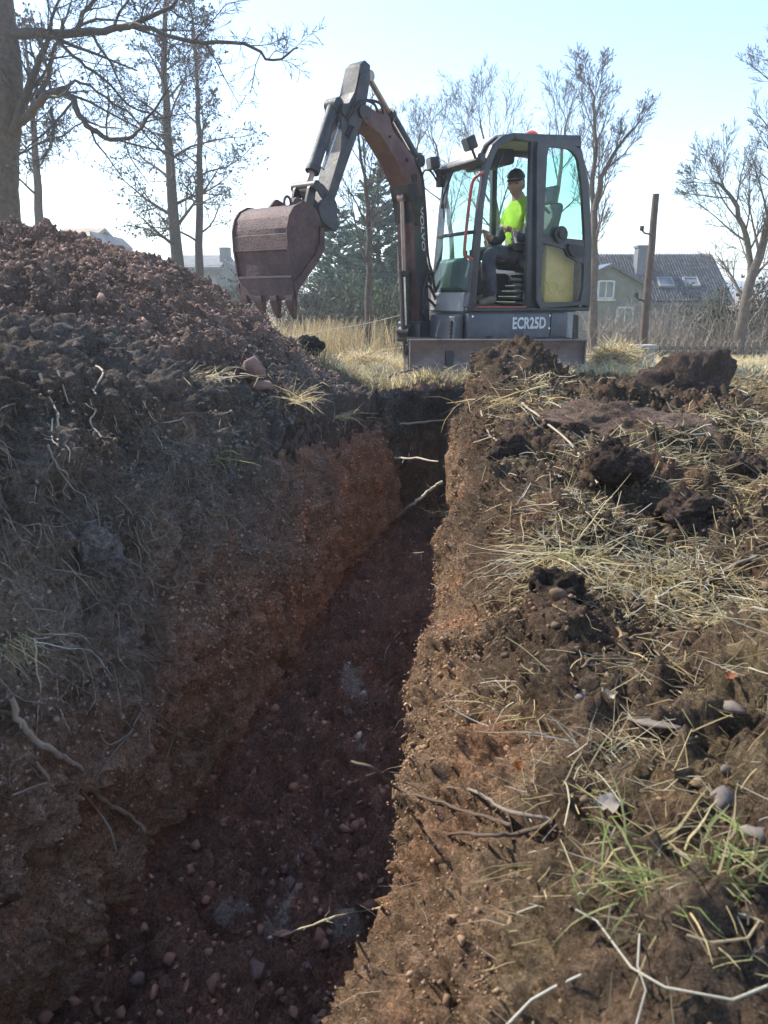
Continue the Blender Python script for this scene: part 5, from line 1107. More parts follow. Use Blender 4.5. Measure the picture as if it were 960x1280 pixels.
# ------------------------------------------------------------------ soil crumbs and clods
bm = bmesh.new(); bmesh.ops.create_icosphere(bm, subdivisions=1, radius=1); bm.verts.ensure_lookup_table()
ICO_V = np.array([v.co[:] for v in bm.verts], np.float32); ICO_F = np.array([[v.index for v in f.verts] for f in bm.faces], np.int32); bm.free()
bm = bmesh.new(); bmesh.ops.create_icosphere(bm, subdivisions=2, radius=1)
ICO2_V = np.array([v.co[:] for v in bm.verts], np.float32); ICO2_F = np.array([[v.index for v in f.verts] for f in bm.faces], np.int32); bm.free()
def hull(seed, npt=13, flat=.75):
    # an angular broken piece: the hull of a few random points
    r = np.random.default_rng(seed); b = bmesh.new(); pts = r.normal(0, 1, (npt, 3)); pts /= np.linalg.norm(pts, axis=1, keepdims=True); pts *= r.uniform(.75, 1.1, (npt, 1)) * np.array([1.15, .95, flat])
    vs = [b.verts.new(p) for p in pts]; g_ = bmesh.ops.convex_hull(b, input=vs); bmesh.ops.delete(b, geom=[v for v in b.verts if not v.link_faces], context='VERTS'); bmesh.ops.triangulate(b, faces=b.faces); bmesh.ops.recalc_face_normals(b, faces=b.faces); b.verts.index_update()
    V_ = np.array([v.co[:] for v in b.verts], np.float32); F_ = np.array([[v.index for v in f.verts] for f in b.faces], np.int32); b.free(); return V_, F_
def lumpy(n, seed, base=ICO_V, amp=.5, flat=.3):
    r = np.random.default_rng(seed); out = []
    for k in range(n):
        v = base * (1 + amp * fbm(base * 1.7 + r.uniform(0, 90, 3), 3, 7)[:, None])
        for j in range(9):                                     # chop flats so it reads as broken earth
            d = r.normal(0, 1, 3); d /= np.linalg.norm(d); h_ = v @ d; lim_ = r.uniform(.55, .85); v = v - np.where(h_ > lim_, h_ - lim_, 0)[:, None] * d * .85
        out.append(v * r.uniform([.8, .7, .55], [1.3, 1., .9]))
    return out
def scatter(name, Pt, Nn, Cc, w, n, smin, smax, pw_, seed, cmul=1., label=None, sink=.25):
    r = np.random.default_rng(seed); w = w / w.sum(); idx = r.choice(len(Pt), n, p=w); protos = [hull(seed * 20 + k, 12, .8) for k in range(16)]
    Vs = []; Fs = []; Cs = []; off = 0
    s = smin * (1 - r.uniform(0, 1, n) * (1 - (smin / smax) ** pw_)) ** (-1 / pw_)
    for k, i in enumerate(idx):
        a, b, c = r.uniform(0, 2 * pi, 3); R_ = np.array(Matrix.Rotation(a, 3, 'Z') @ Matrix.Rotation(b, 3, 'X'))
        pv_, pf_ = protos[k % 16]; nv = len(pv_); v = pv_ @ R_.T * s[k] + Pt[i] + r.normal(0, .006, 3) * np.array([1, 1, 0]) + Nn[i] * s[k] * (.5 - sink)
        Vs.append(v); Fs.append(pf_ + off); off += nv; Cs.append(np.tile(Cc[i] * cmul * r.uniform(.75, 1.15), (nv, 1)))
    o = mesh_np(name, np.concatenate(Vs), np.concatenate(Fs), M['clod'], None, np.clip(np.concatenate(Cs), .005, .8), False)
    return tag(o, label, 'soil crumbs', None, 'stuff')
x_, y_, z_ = P.T; yw = np.exp(-np.maximum(y_, 0) * .35) * (y_ > .35) * (y_ < 6.4)
area = np.linalg.norm(np.gradient(P.reshape(ny, nc, 3), axis=0), axis=2).ravel() * np.linalg.norm(np.gradient(P.reshape(ny, nc, 3), axis=1), axis=2).ravel()
cl = np.clip(.4 + fbm(P * 2.7, 3, 401) * 1.2, .03, 1)
scatter('floor_crumbs', P, NR, C, mfl * yw * area * (y_ < 5.9), 1600, .006, .030, 1.7, 501, .95, 'broken red earth lying along the trench floor')
scatter('bank_crumbs', P, NR, C, mbk * yw * area * cl * (x_ < 3) * (y_ > .85), 3600, .004, .026, 1.6, 502, 1., 'dark crumbs of soil on the right bank')
scatter('slope_crumbs', P, NR, C, msl * yw * area * cl * (y_ > .75), 1500, .003, .012, 1.8, 503, 1.05, 'orange crumbs of soil on the sunlit trench edge')
scatter('wall_crumbs', P, NR, C, mlw * yw * area * cl ** 2 * (sid < 5), 1000, .003, .016, 1.6, 504, 1., 'soil crumbs caught on the left trench wall')
hxx = PH[:, 0]; hyy = PH[:, 1]
hw_ = np.exp(-((hxx + 1.0) / 1.6) ** 2) * (PH[:, 2] > .1) * (hyy < 6.2) * np.repeat(rr, na_) * (hxx > -2.9)
scatter('heap_crumbs', PH, HN, np.clip(hc, .01, .8), hw_ * np.clip(.3 + fbm(PH * 2.7, 3, 411) * 1.3, .05, 1), 1300, .006, .034, 1.7, 505, 1.05, 'broken reddish lumps on the soil heap')

# ------------------------------------------------------------------ stones and clods that can be pointed at
def rock_mesh(seed, amp=.3, base=ICO2_V, F_=ICO2_F, mat='stone', flats=11):
    v, F_ = hull(seed + 5000, 15 if flats == 11 else 12, .85)
    o = mesh_np('stone', v, F_, M[mat], None, None, False, False); return o.data
def put(name, me, px, py, size, label, cat, group=None, sink=.52, rot=None, y=None, nrm=True):
    loc, nor = hit(px, py); o = bpy.data.objects.new(name, me); COL.objects.link(o); s = Vector(size); o.scale = s
    o.location = loc + nor * (s.z * (1 - 2 * sink)); o.rotation_euler = rot or (rng.uniform(-.3, .3), rng.uniform(-.3, .3), rng.uniform(0, 6)); return tag(o, label, cat, group)
put('stone', rock_mesh(1), 914, 885, (.021, .017, .014), 'small dark grey rounded stone above the pale flat stones on the right bank', 'stone')
put('stone', rock_mesh(2), 905, 1001, (.026, .019, .013), 'pinkish pale stone lying on dark soil above the green tuft', 'stone')
put('stone', rock_mesh(3), 818, 905, (.045, .028, .010), 'flat tan stone half buried among straw on the right bank', 'stone')
put('stone', rock_mesh(4), 945, 1042, (.022, .014, .010), 'whitish stone at the right edge in the green grass', 'stone')
put('stone', rock_mesh(5), 727, 870, (.016, .012, .010), 'small white chip of stone beside the brown leaf', 'stone')
put('stone', rock_mesh(6), 908, 962, (.012, .010, .010), 'tiny blue grey pebble on dark soil above the pinkish stone', 'stone')
put('stone', rock_mesh(7, mat='redstone'), 309, 466, (.07, .05, .085), 'upright pointed red stone at the foot of the heap', 'stone', None, .2, (.1, .1, .4))
put('stone', rock_mesh(8, .1, mat='redstone', flats=10), 327, 486, (.09, .05, .04), 'flat brick like red stone beside the upright one', 'stone', None, .25, (0, .05, .3))
put('stone', rock_mesh(9, mat='redstone'), 340, 1130, (.04, .03, .025), 'squarish red stone on the trench floor beside the pale smear', 'stone')
protos = [rock_mesh(20 + k, .5, ICO2_V, ICO2_F, 'redstone', 16) for k in range(8)]
r2 = np.random.default_rng(31); fl_ids = np.where((mfl > 0) & (y_ > 1.0) & (y_ < 3.4))[0]
for k in range(44):
    i = fl_ids[r2.integers(len(fl_ids))]; s = .012 + .024 * r2.uniform() ** 2.5
    o = bpy.data.objects.new('red_stone', protos[k % 8]); COL.objects.link(o); o.location = Vector(P[i]) + Vector((0, 0, s * .25)); o.scale = (s * r2.uniform(.8, 1.4), s, s * r2.uniform(.5, .9)); o.rotation_euler = tuple(r2.uniform(0, 6, 3))
    tag(o, 'red brown stone among the broken earth of the trench floor', 'stone', 'red stones on the trench floor')
hp_ids = np.where((PH[:, 2] > .15) & (hxx > -2.2) & (hxx < -.2) & (hyy < 5.4) & (hyy > 3))[0]
for k in range(36):
    i = hp_ids[r2.integers(len(hp_ids))]; s = .014 + .034 * r2.uniform() ** 2.5
    o = bpy.data.objects.new('soil_lump', protos[k % 8]); COL.objects.link(o); o.location = Vector(PH[i]) + Vector((0, 0, s * .2)); o.scale = (s * r2.uniform(.8, 1.4), s, s * r2.uniform(.6, 1)); o.rotation_euler = tuple(r2.uniform(0, 6, 3))
    tag(o, 'loose reddish lump lying on the face of the soil heap', 'soil lump', 'loose lumps on the soil heap')
# big clods on the right bank
def clod(name, px, py, size, seed, label, col, rot, sink=.3, lumps=9, yy=None, amp=.05):
    lumps *= 1.5; amp *= .75
    bm = bmesh.new(); bmesh.ops.create_icosphere(bm, subdivisions=5, radius=1); V_ = np.array([v.co[:] for v in bm.verts], np.float32); F_ = np.array([[v.index for v in f.verts] for f in bm.faces], np.int32); bm.free()
    r = np.random.default_rng(seed); nv = V_ / np.linalg.norm(V_, axis=1, keepdims=True); q_ = V_ * (1 + .35 * fbm(V_ * 1.2 + seed, 3, seed)[:, None])
    for j in range(3):
        d = r.normal(0, 1, 3); d /= np.linalg.norm(d); h_ = q_ @ d; q_ = q_ - np.where(h_ > .75, h_ - .75, 0)[:, None] * d * .8
    q_ = q_ * np.array(size, np.float32)
    q_ += nv * (amp * .9 * facet(q_ * lumps * .6 + seed, seed)[0] + amp * .55 * facet(q_ * lumps * 1.6, seed + 3)[0] + amp * .3 * facet(q_ * lumps * 3.4, seed + 7)[0] + amp * .55 * fbm(q_ * 30, 4, seed, .6))[:, None]
    c = np.array(col) * (1 + .35 * fbm(q_ * 9, 4, seed + 1)[:, None])
    o = mesh_np(name, q_, F_, M['soil'], None, np.clip(c, .01, .8), True); loc, nor = hit(px, py)
    if yy: loc = at(px, py, yy)
    o.location = loc + Vector((0, 0, size[2] * (1 - 2 * sink) * .5)); o.rotation_euler = rot; return tag(o, label, 'clod')
clod('peat_clod', 862, 508, (.27, .22, .24), 61, 'dark crumbly mound of peaty soil on the grass in front of the fence', (0.136, 0.096, 0.075), (0, 0, .4), .35, 10, 4.5, .045)
clod('soil_slab', 770, 545, (.42, .22, .12), 62, 'long smooth brown slab of soil lying across the right bank', (0.225, 0.158, 0.122), (.12, .10, -.45), .2, 8, None, .035)
clod('soil_clod', 770, 585, (.10, .09, .085), 63, 'dark rounded clod below the long brown slab', (0.096, 0.067, 0.054), (0, 0, 1), .3, 12, None, .03)
clod('soil_clod', 925, 600, (.09, .09, .10), 64, 'dark standing clod at the right edge of the bank', (0.104, 0.074, 0.058), (0, 0, 1), .3, 12, None, .03)
clod('soil_clod', 385, 437, (.13, .11, .09), 65, 'blackish clod of topsoil at the foot of the heap below the bucket', (0.045, 0.042, 0.042), (0, 0, 1), .2, 12, None, .03)
clod('soil_clod', 640, 572, (.08, .07, .06), 66, 'dark clod just right of the trench rim', (0.088, 0.064, 0.051), (0, 0, .3), .3, 12, None, .03)
clod('soil_clod', 690, 745, (.065, .055, .06), 67, 'dark hollow sod of earth under the tall straw tuft', (0.080, 0.058, 0.045), (0, 0, .3), .3, 16, None, .02)
clod('soil_clod', 860, 640, (.12, .09, .06), 68, 'brown clod among dead grass on the right bank', (0.128, 0.088, 0.067), (0, 0, .3), .3, 12, None, .03)
clod('soil_clod', 100, 430, (.12, .08, .07), 69, 'dark rounded sod on the lip of the left bank', (0.208, 0.176, 0.157), (0, 0, .2), .45, 12, None, .03)
clod('soil_clod', 120, 690, (.07, .05, .07), 70, 'grey clod bulging from the left trench wall', (0.256, 0.216, 0.192), (0, 0, .5), .45, 12, None, .02)

# ------------------------------------------------------------------ straw, roots, grass
def blades(T, p, n_, cnt, L, W, rnd, cols, lay=.75, spread=.03, droop=.5, bias=None, nseg=5):
    n_ = np.array(n_[:] if hasattr(n_, 'length') else n_, float); p = np.array(p[:], float)
    for k in range(cnt):
        a = rnd.uniform(0, 2 * pi); t_ = np.array([cos(a), sin(a), 0]) + (bias if bias is not None else 0); t_ /= np.linalg.norm(t_) + 1e-9
        ly = np.clip(lay + rnd.normal(0, .15), .05, 1); d = t_ * ly + n_ * (1 - ly) + np.array([0, 0, .15 * (1 - ly)]); d /= np.linalg.norm(d); l_ = L * rnd.uniform(.35, 1.25); st = l_ / nseg; q_ = [p + np.array([rnd.normal(0, spread), rnd.normal(0, spread), 0]) - n_ * .004]
        for j in range(nseg):
            d = d + np.array([0, 0, -droop * rnd.uniform(.2, .8) / nseg]) + rnd.normal(0, .13 if rnd.uniform() > .22 else .55, 3); d /= np.linalg.norm(d); q_.append(q_[-1] + d * st)
        w = W * rnd.uniform(.5, 1.5); c = np.array(cols[rnd.integers(len(cols))]) * rnd.uniform(.65, 1.25); sd_ = np.cross(d, rnd.normal(0, 1, 3)); sd_ /= np.linalg.norm(sd_) + 1e-9
        T.ribbon(np.array(q_), np.array([1, 1, .9, .7, .45, .15][:nseg + 1]) * w, sd_, c)
ST = [(.72, .58, .33), (.64, .50, .26), (.74, .66, .46), (.54, .41, .21), (.68, .64, .52)]; GR = [(.20, .27, .075), (.28, .34, .11), (.38, .40, .17)]
STD = ST + [(.34, .26, .16), (.24, .18, .11), (.42, .36, .2), (.36, .33, .15)]
rnd = np.random.default_rng(900)
T = Tubes(); dens = np.clip(fbm(P * 2.4, 3, 901) * 1.2, 0.012, .5)
for px, py, sx, k_ in ((700, 690, .16, 1.5), (790, 735, .17, 2), (900, 770, .16, 1.8), (675, 860, .08, 1.6), (760, 945, .09, 2.4), (700, 965, .07, 1.5), (830, 830, .10, .9), (940, 720, .25, 1), (870, 1000, .05, .7), (800, 1060, .08, 1.2), (920, 1080, .07, 1.2), (610, 680, .1, .5), (640, 500, .25, .8), (590, 590, .12, .5), (940, 560, .5, 1.4), (760, 660, .2, .8), (560, 745, .05, .4)):
    c_ = np.array(hit(px, py)[0][:]); dens = dens + k_ * np.exp(-((P - c_) ** 2).sum(1) / sx ** 2)
dens *= .25 + .75 * np.clip(.6 + fbm(P * 8, 3, 905) * 1.3, 0, 1.3)
wst = mbk * area * dens * np.exp(-np.maximum(y_ - .6, 0) * .22) * (y_ > .4) * (y_ < 6.8) * (x_ < 4) * (.25 + .75 * sstep(.1, .35, x_ - .12 * y_)); wst /= wst.sum()
for i in rng.choice(len(P), 17000, p=wst):
    blades(T, P[i] , NR[i], 2, .035 + .075 * rng.uniform() ** 2 + .010 * P[i][1], .00055 + .00028 * P[i][1], rnd, STD, .84, .02, .4, None, 3)
tag(T.build('dead_grass', M['straw'], None, False), 'pale dead grass strewn over the right bank', 'dead grass', None, 'stuff')
T = Tubes()
for k in range(26000):                                          # dry meadow behind
    D_ = 6.3 + 13 * rnd.uniform() ** 1.6; px = rnd.uniform(240, 1000); p = at(px, 470, D_); z0 = zat(p.x, D_) if D_ < 7.2 else float(far_z(0, D_)); p.z = z0 - .01
    h_ = rnd.uniform(.05, .20); a = rnd.uniform(0, 2 * pi); q_ = np.array([p[:], (p.x + rnd.normal(0, .05), p.y, p.z + h_ * .6), (p.x + rnd.normal(0, .13), p.y + rnd.normal(0, .08), p.z + h_ * rnd.uniform(.4, 1))]); c = np.array(ST[rnd.integers(5)]) * rnd.uniform(.6, 1.2) * ([.8, 1., .5] if rnd.uniform() < .06 else 1)
    T.ribbon(q_, [.0045, .004, .001], [cos(a), sin(a), 0], c)
tag(T.build('meadow_grass', M['straw'], None, False), 'dry yellow grass of the meadow around the excavator', 'meadow grass', None, 'stuff')
# hay pile beside the excavator
def hay(px, D_, r_, h_, label, seed):
    p = at(px, 470, D_); z0 = float(far_z(p.x, D_)); root = empty('hay_pile', (p.x, D_, z0), 0, label, 'hay', 'straw piles beside the excavator'); rn = np.random.default_rng(seed)
    a = np.linspace(0, 2 * pi, 40, endpoint=False); R_, A_ = np.meshgrid(np.linspace(.01, 1, 12), a, indexing='ij'); V_ = np.stack([r_ * R_ * np.cos(A_), r_ * .7 * R_ * np.sin(A_), h_ * np.cos(R_ * pi / 2) ** 1.2 - .03], -1).reshape(-1, 3); V_[:, 2] += .05 * fbm(V_ * 6, 3, seed)
    q = (np.arange(11)[:, None] * 40 + np.arange(40)[None]).ravel(); q2 = (np.arange(11)[:, None] * 40 + (np.arange(40)[None] + 1) % 40).ravel()
    mesh_np('mound', V_, np.stack([q, q + 40, q2 + 40, q2], 1), M['leaf'], root, np.tile([.34, .26, .13], (len(V_), 1)), True)
    T = Tubes()
    for k in range(1500):
        i = rn.integers(len(V_)); blades(T, V_[i], (0, 0, 1), 1, .22, .004, rn, ST, .72, .03, .7, None, 3)
    o = T.build('straw', M['straw'], root, False); o['kind'] = 'stuff'
hay(768, 8.4, .42, .26, 'golden heap of straw just right of the blade', 5); hay(455, 9.5, .45, .16, 'low patch of golden straw left of the blade behind the trench end', 6)
# named tufts
def tuft(px, py, label, cnt, L, W, cols, lay, spread, droop, bias, seed, lift=0):
    loc, nor = hit(px, py, lift); root = empty('grass_tuft', loc, 0, label, 'grass tuft'); T = Tubes(); blades(T, (0, 0, 0), nor, cnt, L, W, np.random.default_rng(seed), cols, lay, spread, droop, bias)
    T.build('blades', M['straw'], root, False)
tuft(712, 690, 'tall tuft of pale straw falling left over the dark sod', 190, .26, .0011, ST, .62, .045, .9, np.array([-.55, -.15, 0]), 41, .02)
tuft(706, 700, 'small tuft of fresh green grass inside the tall straw tuft', 90, .06, .0013, GR, .35, .03, .4, None, 42, .03)
tuft(815, 1090, 'green and straw tuft low on the right in the foreground', 90, .10, .0013, GR + ST[:2], .62, .035, .7, np.array([-.3, -.1, 0]), 43)
tuft(935, 1085, 'bright green tuft at the right edge of the foreground', 80, .09, .0014, GR + ST[:1], .6, .03, .6, np.array([-.2, -.1, 0]), 44)
tuft(775, 955, 'pale straw tuft on the slope above the green foreground tufts', 130, .13, .0011, ST + GR[2:], .72, .05, .7, np.array([-.4, -.2, 0]), 45)
tuft(660, 880, 'yellow straw hanging down the bank beside the orange slope', 90, .11, .0010, ST, .7, .05, .9, np.array([-.4, -.4, 0]), 46)
tuft(268, 572, 'few long green blades hanging from the left bank', 9, .17, .0028, GR[:2], .6, .012, 1.0, np.array([.5, -.5, 0]), 47)
tuft(365, 500, 'golden straw tuft on the lip of the left bank below the brick like stone', 110, .20, .0024, ST[:3], .75, .05, .8, np.array([.3, -.3, 0]), 48)
tuft(420, 520, 'yellow straw trailing over the left lip near the trench end', 60, .16, .0022, ST[:3], .75, .05, .9, np.array([.3, -.4, 0]), 49)
tuft(6, 800, 'pale hanging grass clump at the left edge of the picture', 90, .13, .0012, ST + GR[2:], .6, .03, 1.1, np.array([.3, -.3, -.2]), 50)
tuft(250, 470, 'wispy dry straw line on the lip of the left bank', 120, .15, .0018, ST, .85, .10, .8, np.array([.2, -.3, 0]), 51)
tuft(830, 740, 'flattened pale straw bundle on the right bank beside the branch', 170, .17, .0011, ST, .92, .07, .4, np.array([.5, .1, 0]), 52)
tuft(655, 500, 'straw and roots combed over the mound in front of the blade', 120, .22, .0026, ST[1:4] + [(.2, .15, .1)], .75, .14, .9, np.array([0, -.5, 0]), 53)
tuft(560, 640, 'short yellow straw fringe on the right rim of the trench', 80, .10, .0018, ST[:3], .6, .06, .9, np.array([-.5, -.2, 0]), 54)
# hair roots on the walls
# the smallest crumbs: cheap grains
def grains(name, w, n, s0, s1, seed, label, P=P, NR=NR, C=C):
    r = np.random.default_rng(seed); idx = r.choice(len(P), n, p=w / w.sum()); b = np.array([[1, 0, 0], [-1, 0, 0], [0, 1, 0], [0, -1, 0], [0, 0, 1], [0, 0, -1]], np.float32); f = np.array([[0, 2, 4], [2, 1, 4], [1, 3, 4], [3, 0, 4], [2, 0, 5], [1, 2, 5], [3, 1, 5], [0, 3, 5]])
    v = b[None] * r.uniform(.6, 1.3, (n, 6, 1)) + r.normal(0, .22, (n, 6, 3)); a = r.uniform(0, 6.28, n); ca, sa = np.cos(a)[:, None], np.sin(a)[:, None]
    v = np.stack([v[:, :, 0] * ca - v[:, :, 1] * sa, v[:, :, 0] * sa + v[:, :, 1] * ca, v[:, :, 2] * .8 + .25 * v[:, :, 0]], -1); s = (s0 + (s1 - s0) * r.uniform(0, 1, n) ** 3) * np.clip(.6 + .4 * P[idx, 1], .6, 2.2)
    v = v * s[:, None, None] + P[idx][:, None] + (NR[idx] * s[:, None] * .3)[:, None] + r.normal(0, .006, (n, 1, 3)) * np.array([1, 1, .2]); c = np.repeat(C[idx] * r.uniform(.8, 1.1, (n, 1)), 6, 0)
    tag(mesh_np(name, v.reshape(-1, 3), (f[None] + 6 * np.arange(n)[:, None, None]).reshape(-1, 3), M['clod'], None, np.clip(c, .005, .8), False), label, 'soil grains', None, 'stuff')
grains('heap_grains', hw_, 16000, .0022, .0075, 704, 'fine reddish soil grains on the soil heap', PH, HN, np.clip(hc, .01, .8))
grains('bank_grains', mbk * yw * area * (x_ < 3) * cl, 20000, .0018, .007, 701, 'fine dark soil grains on the right bank')
grains('slope_grains', msl * yw * area * (.3 + cl), 15000, .0012, .0045, 702, 'fine orange soil grains on the sunlit trench edge')
grains('wall_grains', mlw * yw * area * cl * (sid < 6.5), 9000, .002, .007, 703, 'fine soil grains on the left trench wall')
T = Tubes(); wr = (mlw * (sid < 5.2) * np.clip(.35 + fbm(P * 1.9, 3, 911) * 1.3, .02, 1) * (P[:, 2] > -.6) * (1 + 2.5 * sstep(-.1, .3, P[:, 2])) + .35 * msl) * area * (y_ > .5) * (y_ < 6) * np.exp(-y_ * .15); wr /= wr.sum()
RC = [(.20, .155, .11), (.27, .22, .165), (.14, .105, .08), (.36, .31, .24)]
for i in rng.choice(len(P), 9500, p=wr):
    n_ = NR[i]; t_ = np.array([0, 0, -1.]) + rnd.normal(0, .8, 3); d = t_ + n_ * .45; d /= np.linalg.norm(d); L = rnd.uniform(.02, .10); q_ = [P[i] - n_ * .004]
    for j in range(4): d = d + rnd.normal(0, .30, 3) + np.array([0, 0, -.12]) - n_ * .10; d /= np.linalg.norm(d); q_.append(q_[-1] + d * L / 4)
    sd_ = np.cross(d, n_); sd_ /= np.linalg.norm(sd_) + 1e-9
    T.ribbon(np.array(q_), np.array([1, 1, .8, .6, .3]) * (.00035 + .00018 * P[i][1]) * rnd.uniform(.6, 1.6), sd_, np.array(RC[rnd.integers(4)]) * rnd.uniform(.7, 1.3))
wr2 = mlw * area * sstep(-.45, .15, P[:, 2]) * (sid < 5) * (y_ > .8) * (y_ < 5.6) * np.clip(.15 + fbm(P * 2.3, 3, 921) * 1.6, 0, 1) * np.exp(-y_ * .2); wr2 /= wr2.sum()
for i in rng.choice(len(P), 800, p=wr2):
    n_ = NR[i]; d = np.array([0, 0, -1.]) + rnd.normal(0, .6, 3) + n_ * .7; d /= np.linalg.norm(d); L = rnd.uniform(.06, .24); q_ = [P[i] - n_ * .006]
    for j in range(7): d = d + rnd.normal(0, .32, 3) + np.array([0, 0, -.16]) - n_ * .06; d /= np.linalg.norm(d); q_.append(q_[-1] + d * L / 7)
    sd_ = np.cross(d, n_); sd_ /= np.linalg.norm(sd_) + 1e-9
    T.ribbon(np.array(q_), np.array([1, 1, .95, .9, .8, .65, .5, .3]) * (.0004 + .00026 * P[i][1]) * rnd.uniform(.6, 1.6), sd_, np.array(RC[rnd.integers(4)]) * rnd.uniform(.7, 1.25))
tag(T.build('hair_roots', M['root'], None, False), 'fine roots hanging from the cut soil of the trench walls', 'fine roots', None, 'stuff')
# sticks, roots and stalks that can be singled out; each lies on or sticks out of the soil
def stick(name, pts, r0, r1, label, cat, col, lift=.006, side=(), seed=0, group=None):
    stalk = name == 'grass_stalk'
    r = np.random.default_rng(abs(hash(label)) % 9999 if False else len(label) * 31 + int(pts[0][0])); ws = []
    for p in pts:
        if len(p) == 3 and p[2] is not None: ws.append(at(p[0], p[1], p[2]))
        else: ws.append(hit(p[0], p[1], lift)[0])
    o0 = ws[0].copy(); q_ = np.array([np.array((p - o0)[:]) for p in (ws if stalk else smoothline(ws, 5))]); q_[1:-1] += r.normal(0, r0 * (.1 if stalk else .35), (len(q_) - 2, 3)); T = Tubes()
    T.add(q_, np.linspace(r0, r1, len(q_)) * r.uniform(.85, 1.15, len(q_)), 7, col)
    for s in side:
        sp = [at(x, y, d_) if d_ else hit(x, y, lift)[0] for x, y, d_ in s]; sq = np.array([np.array((p - o0)[:]) for p in smoothline(sp, 4)]); T.add(sq, np.linspace(r0 * .6, r1 * .5, len(sq)), 6, col)
    for k in range(0 if stalk else 5):                           # short rootlets and nubs
        p, d = along(q_, r.uniform(.1, .95)); b_, _ = branch_pts(p, side_dir(d, 1.0, r), r.uniform(.01, .05), 3, .3, -.05, r); T.add(b_, np.linspace(r0 * .35, r1 * .3, 4), 4, np.array(col) * .9)
    o = T.build(name, M['root']); o.location = o0; return tag(o, label, cat, group)
PALE = (.36, .30, .22); BRN = (.11, .08, .06); GREY = (.27, .235, .195); STK = (.42, .36, .25)
stick('stick', [(650, 515), (710, 566), (744, 620)], .0065, .0045, 'long pale bare stick lying diagonally below the brown slab', 'stick', PALE, .05)
stick('stick', [(604, 518), (615, 538), (628, 560)], .006, .004, 'short pale stick on the left side of the mound by the trench rim', 'stick', PALE, .03)
stick('stick', [(966, 694), (930, 706), (902, 718), (888, 735), (872, 752)], .0052, .003, 'bent grey branch coming in from the right edge above the straw bundle', 'stick', GREY, .018)
stick('stick', [(970, 768), (930, 762), (890, 766), (862, 772)], .0035, .002, 'straight grey twig below the bent branch at the right edge', 'stick', GREY, .012)
stick('stick', [(725, 838), (760, 815), (790, 800), (825, 795)], .0032, .002, 'brown twig slanting up beside the dry leaf', 'stick', (.22, .15, .10), .010)
stick('root', [(440, 952, 1.15), (470, 962, 1.12), (505, 985), (560, 1000), (610, 1022), (645, 1040)], .0025, .0035, 'dark brown root reaching left out of the orange slope over the trench', 'root', BRN, .02)
stick('root', [(515, 1052), (560, 1050), (610, 1050), (655, 1040), (700, 1028)], .0022, .0036, 'dark horizontal root below the longer dark root on the orange slope', 'root', BRN, .02)
stick('root', [(560, 985), (600, 995), (640, 1010), (690, 1025)], .0034, .003, 'mud coated grey root above the two dark roots', 'root', (.20, .165, .13), .014)
stick('root', [(352, 1170, 1.12), (385, 1158, 1.08), (420, 1146, 1.04), (450, 1140), (480, 1134)], .0016, .0024, 'thin pale root sticking out over the dark trench near the bottom', 'root', STK, .006)
stick('grass_stalk', [(720, 1136), (760, 1172), (800, 1212), (845, 1248), (900, 1249), (965, 1243)], .0014, .0016, 'long pale stalk bent like an elbow in the bottom right corner', 'stalk', (.40, .37, .28), .02)
stick('grass_stalk', [(811, 1168), (808, 1210), (806, 1250), (804, 1285)], .0012, .001, 'upright pale stalk crossing the bent stalk at the bottom', 'stalk', (.36, .33, .26), .02)
stick('grass_stalk', [(850, 1178), (885, 1190), (920, 1172), (948, 1160)], .0018, .0014, 'curled tan stalk under the green tufts at the right', 'stalk', (.34, .26, .15), .015)
stick('grass_stalk', [(630, 1280), (665, 1255), (705, 1235), (730, 1222)], .0022, .0012, 'broad pale blade of dead grass at the bottom of the orange slope', 'stalk', (.42, .40, .34), .012)
stick('root', [(12, 872), (32, 910), (58, 938), (90, 962), (120, 992), (150, 1008), (168, 1026), (174, 1044)], .0075, .0065, 'thick pale brown root crossing the left trench wall near the bottom left', 'root', (.40, .31, .23), .02, (((100, 985, None), (112, 1010, None), (130, 1036, None), (140, 1060, None)), ((45, 940, None), (60, 970, None), (40, 988, None), (12, 985, None))))
stick('root', [(118, 918), (136, 928), (160, 918), (166, 900), (172, 884), (166, 870)], .0036, .003, 'branching crooked root in the middle of the left trench wall', 'root', (.26, .205, .16), .014, (((172, 886, None), (200, 908, None), (232, 922, None), (258, 930, None)), ((166, 876, None), (184, 866, None), (196, 890, None), (228, 918, None)), ((160, 918, None), (140, 945, None), (120, 965, None), (120, 985, None))))
stick('root', [(168, 818), (190, 830), (204, 850), (216, 866), (228, 868)], .003, .002, 'short bent root above the branching one on the left wall', 'root', (.24, .19, .15), .01)
stick('root', [(50, 474), (60, 500), (66, 522), (72, 540), (75, 556)], .0038, .0025, 'pale knobbly root hanging from the dark sod at upper left', 'root', (.36, .30, .22), .015)
stick('root', [(118, 460), (126, 470), (118, 492), (116, 512), (112, 530), (124, 550), (131, 556)], .0036, .0025, 'pale looped root hanging from the lip of the left bank', 'root', (.40, .33, .24), .015, (((117, 494, None), (108, 486, None), (108, 508, None), (118, 512, None)),))
stick('root', [(72, 468), (78, 490), (86, 505), (92, 502)], .003, .002, 'thin pale root between the knobbly and the looped ones', 'root', (.34, .28, .21), .012)
stick('root', [(60, 525), (66, 550), (74, 558)], .0025, .002, 'small pale root tip below the knobbly root', 'root', (.40, .34, .25), .012)
stick('root', [(62, 560), (70, 580), (84, 590), (78, 610), (86, 625)], .003, .0015, 'thin straggling root on the left wall below the knobbly one', 'root', (.27, .22, .17), .012)
stick('root', [(176, 500), (190, 525), (210, 528), (228, 524)], .0035, .002, 'curved pale root right of the looped one on the left bank', 'root', (.34, .28, .22), .012)
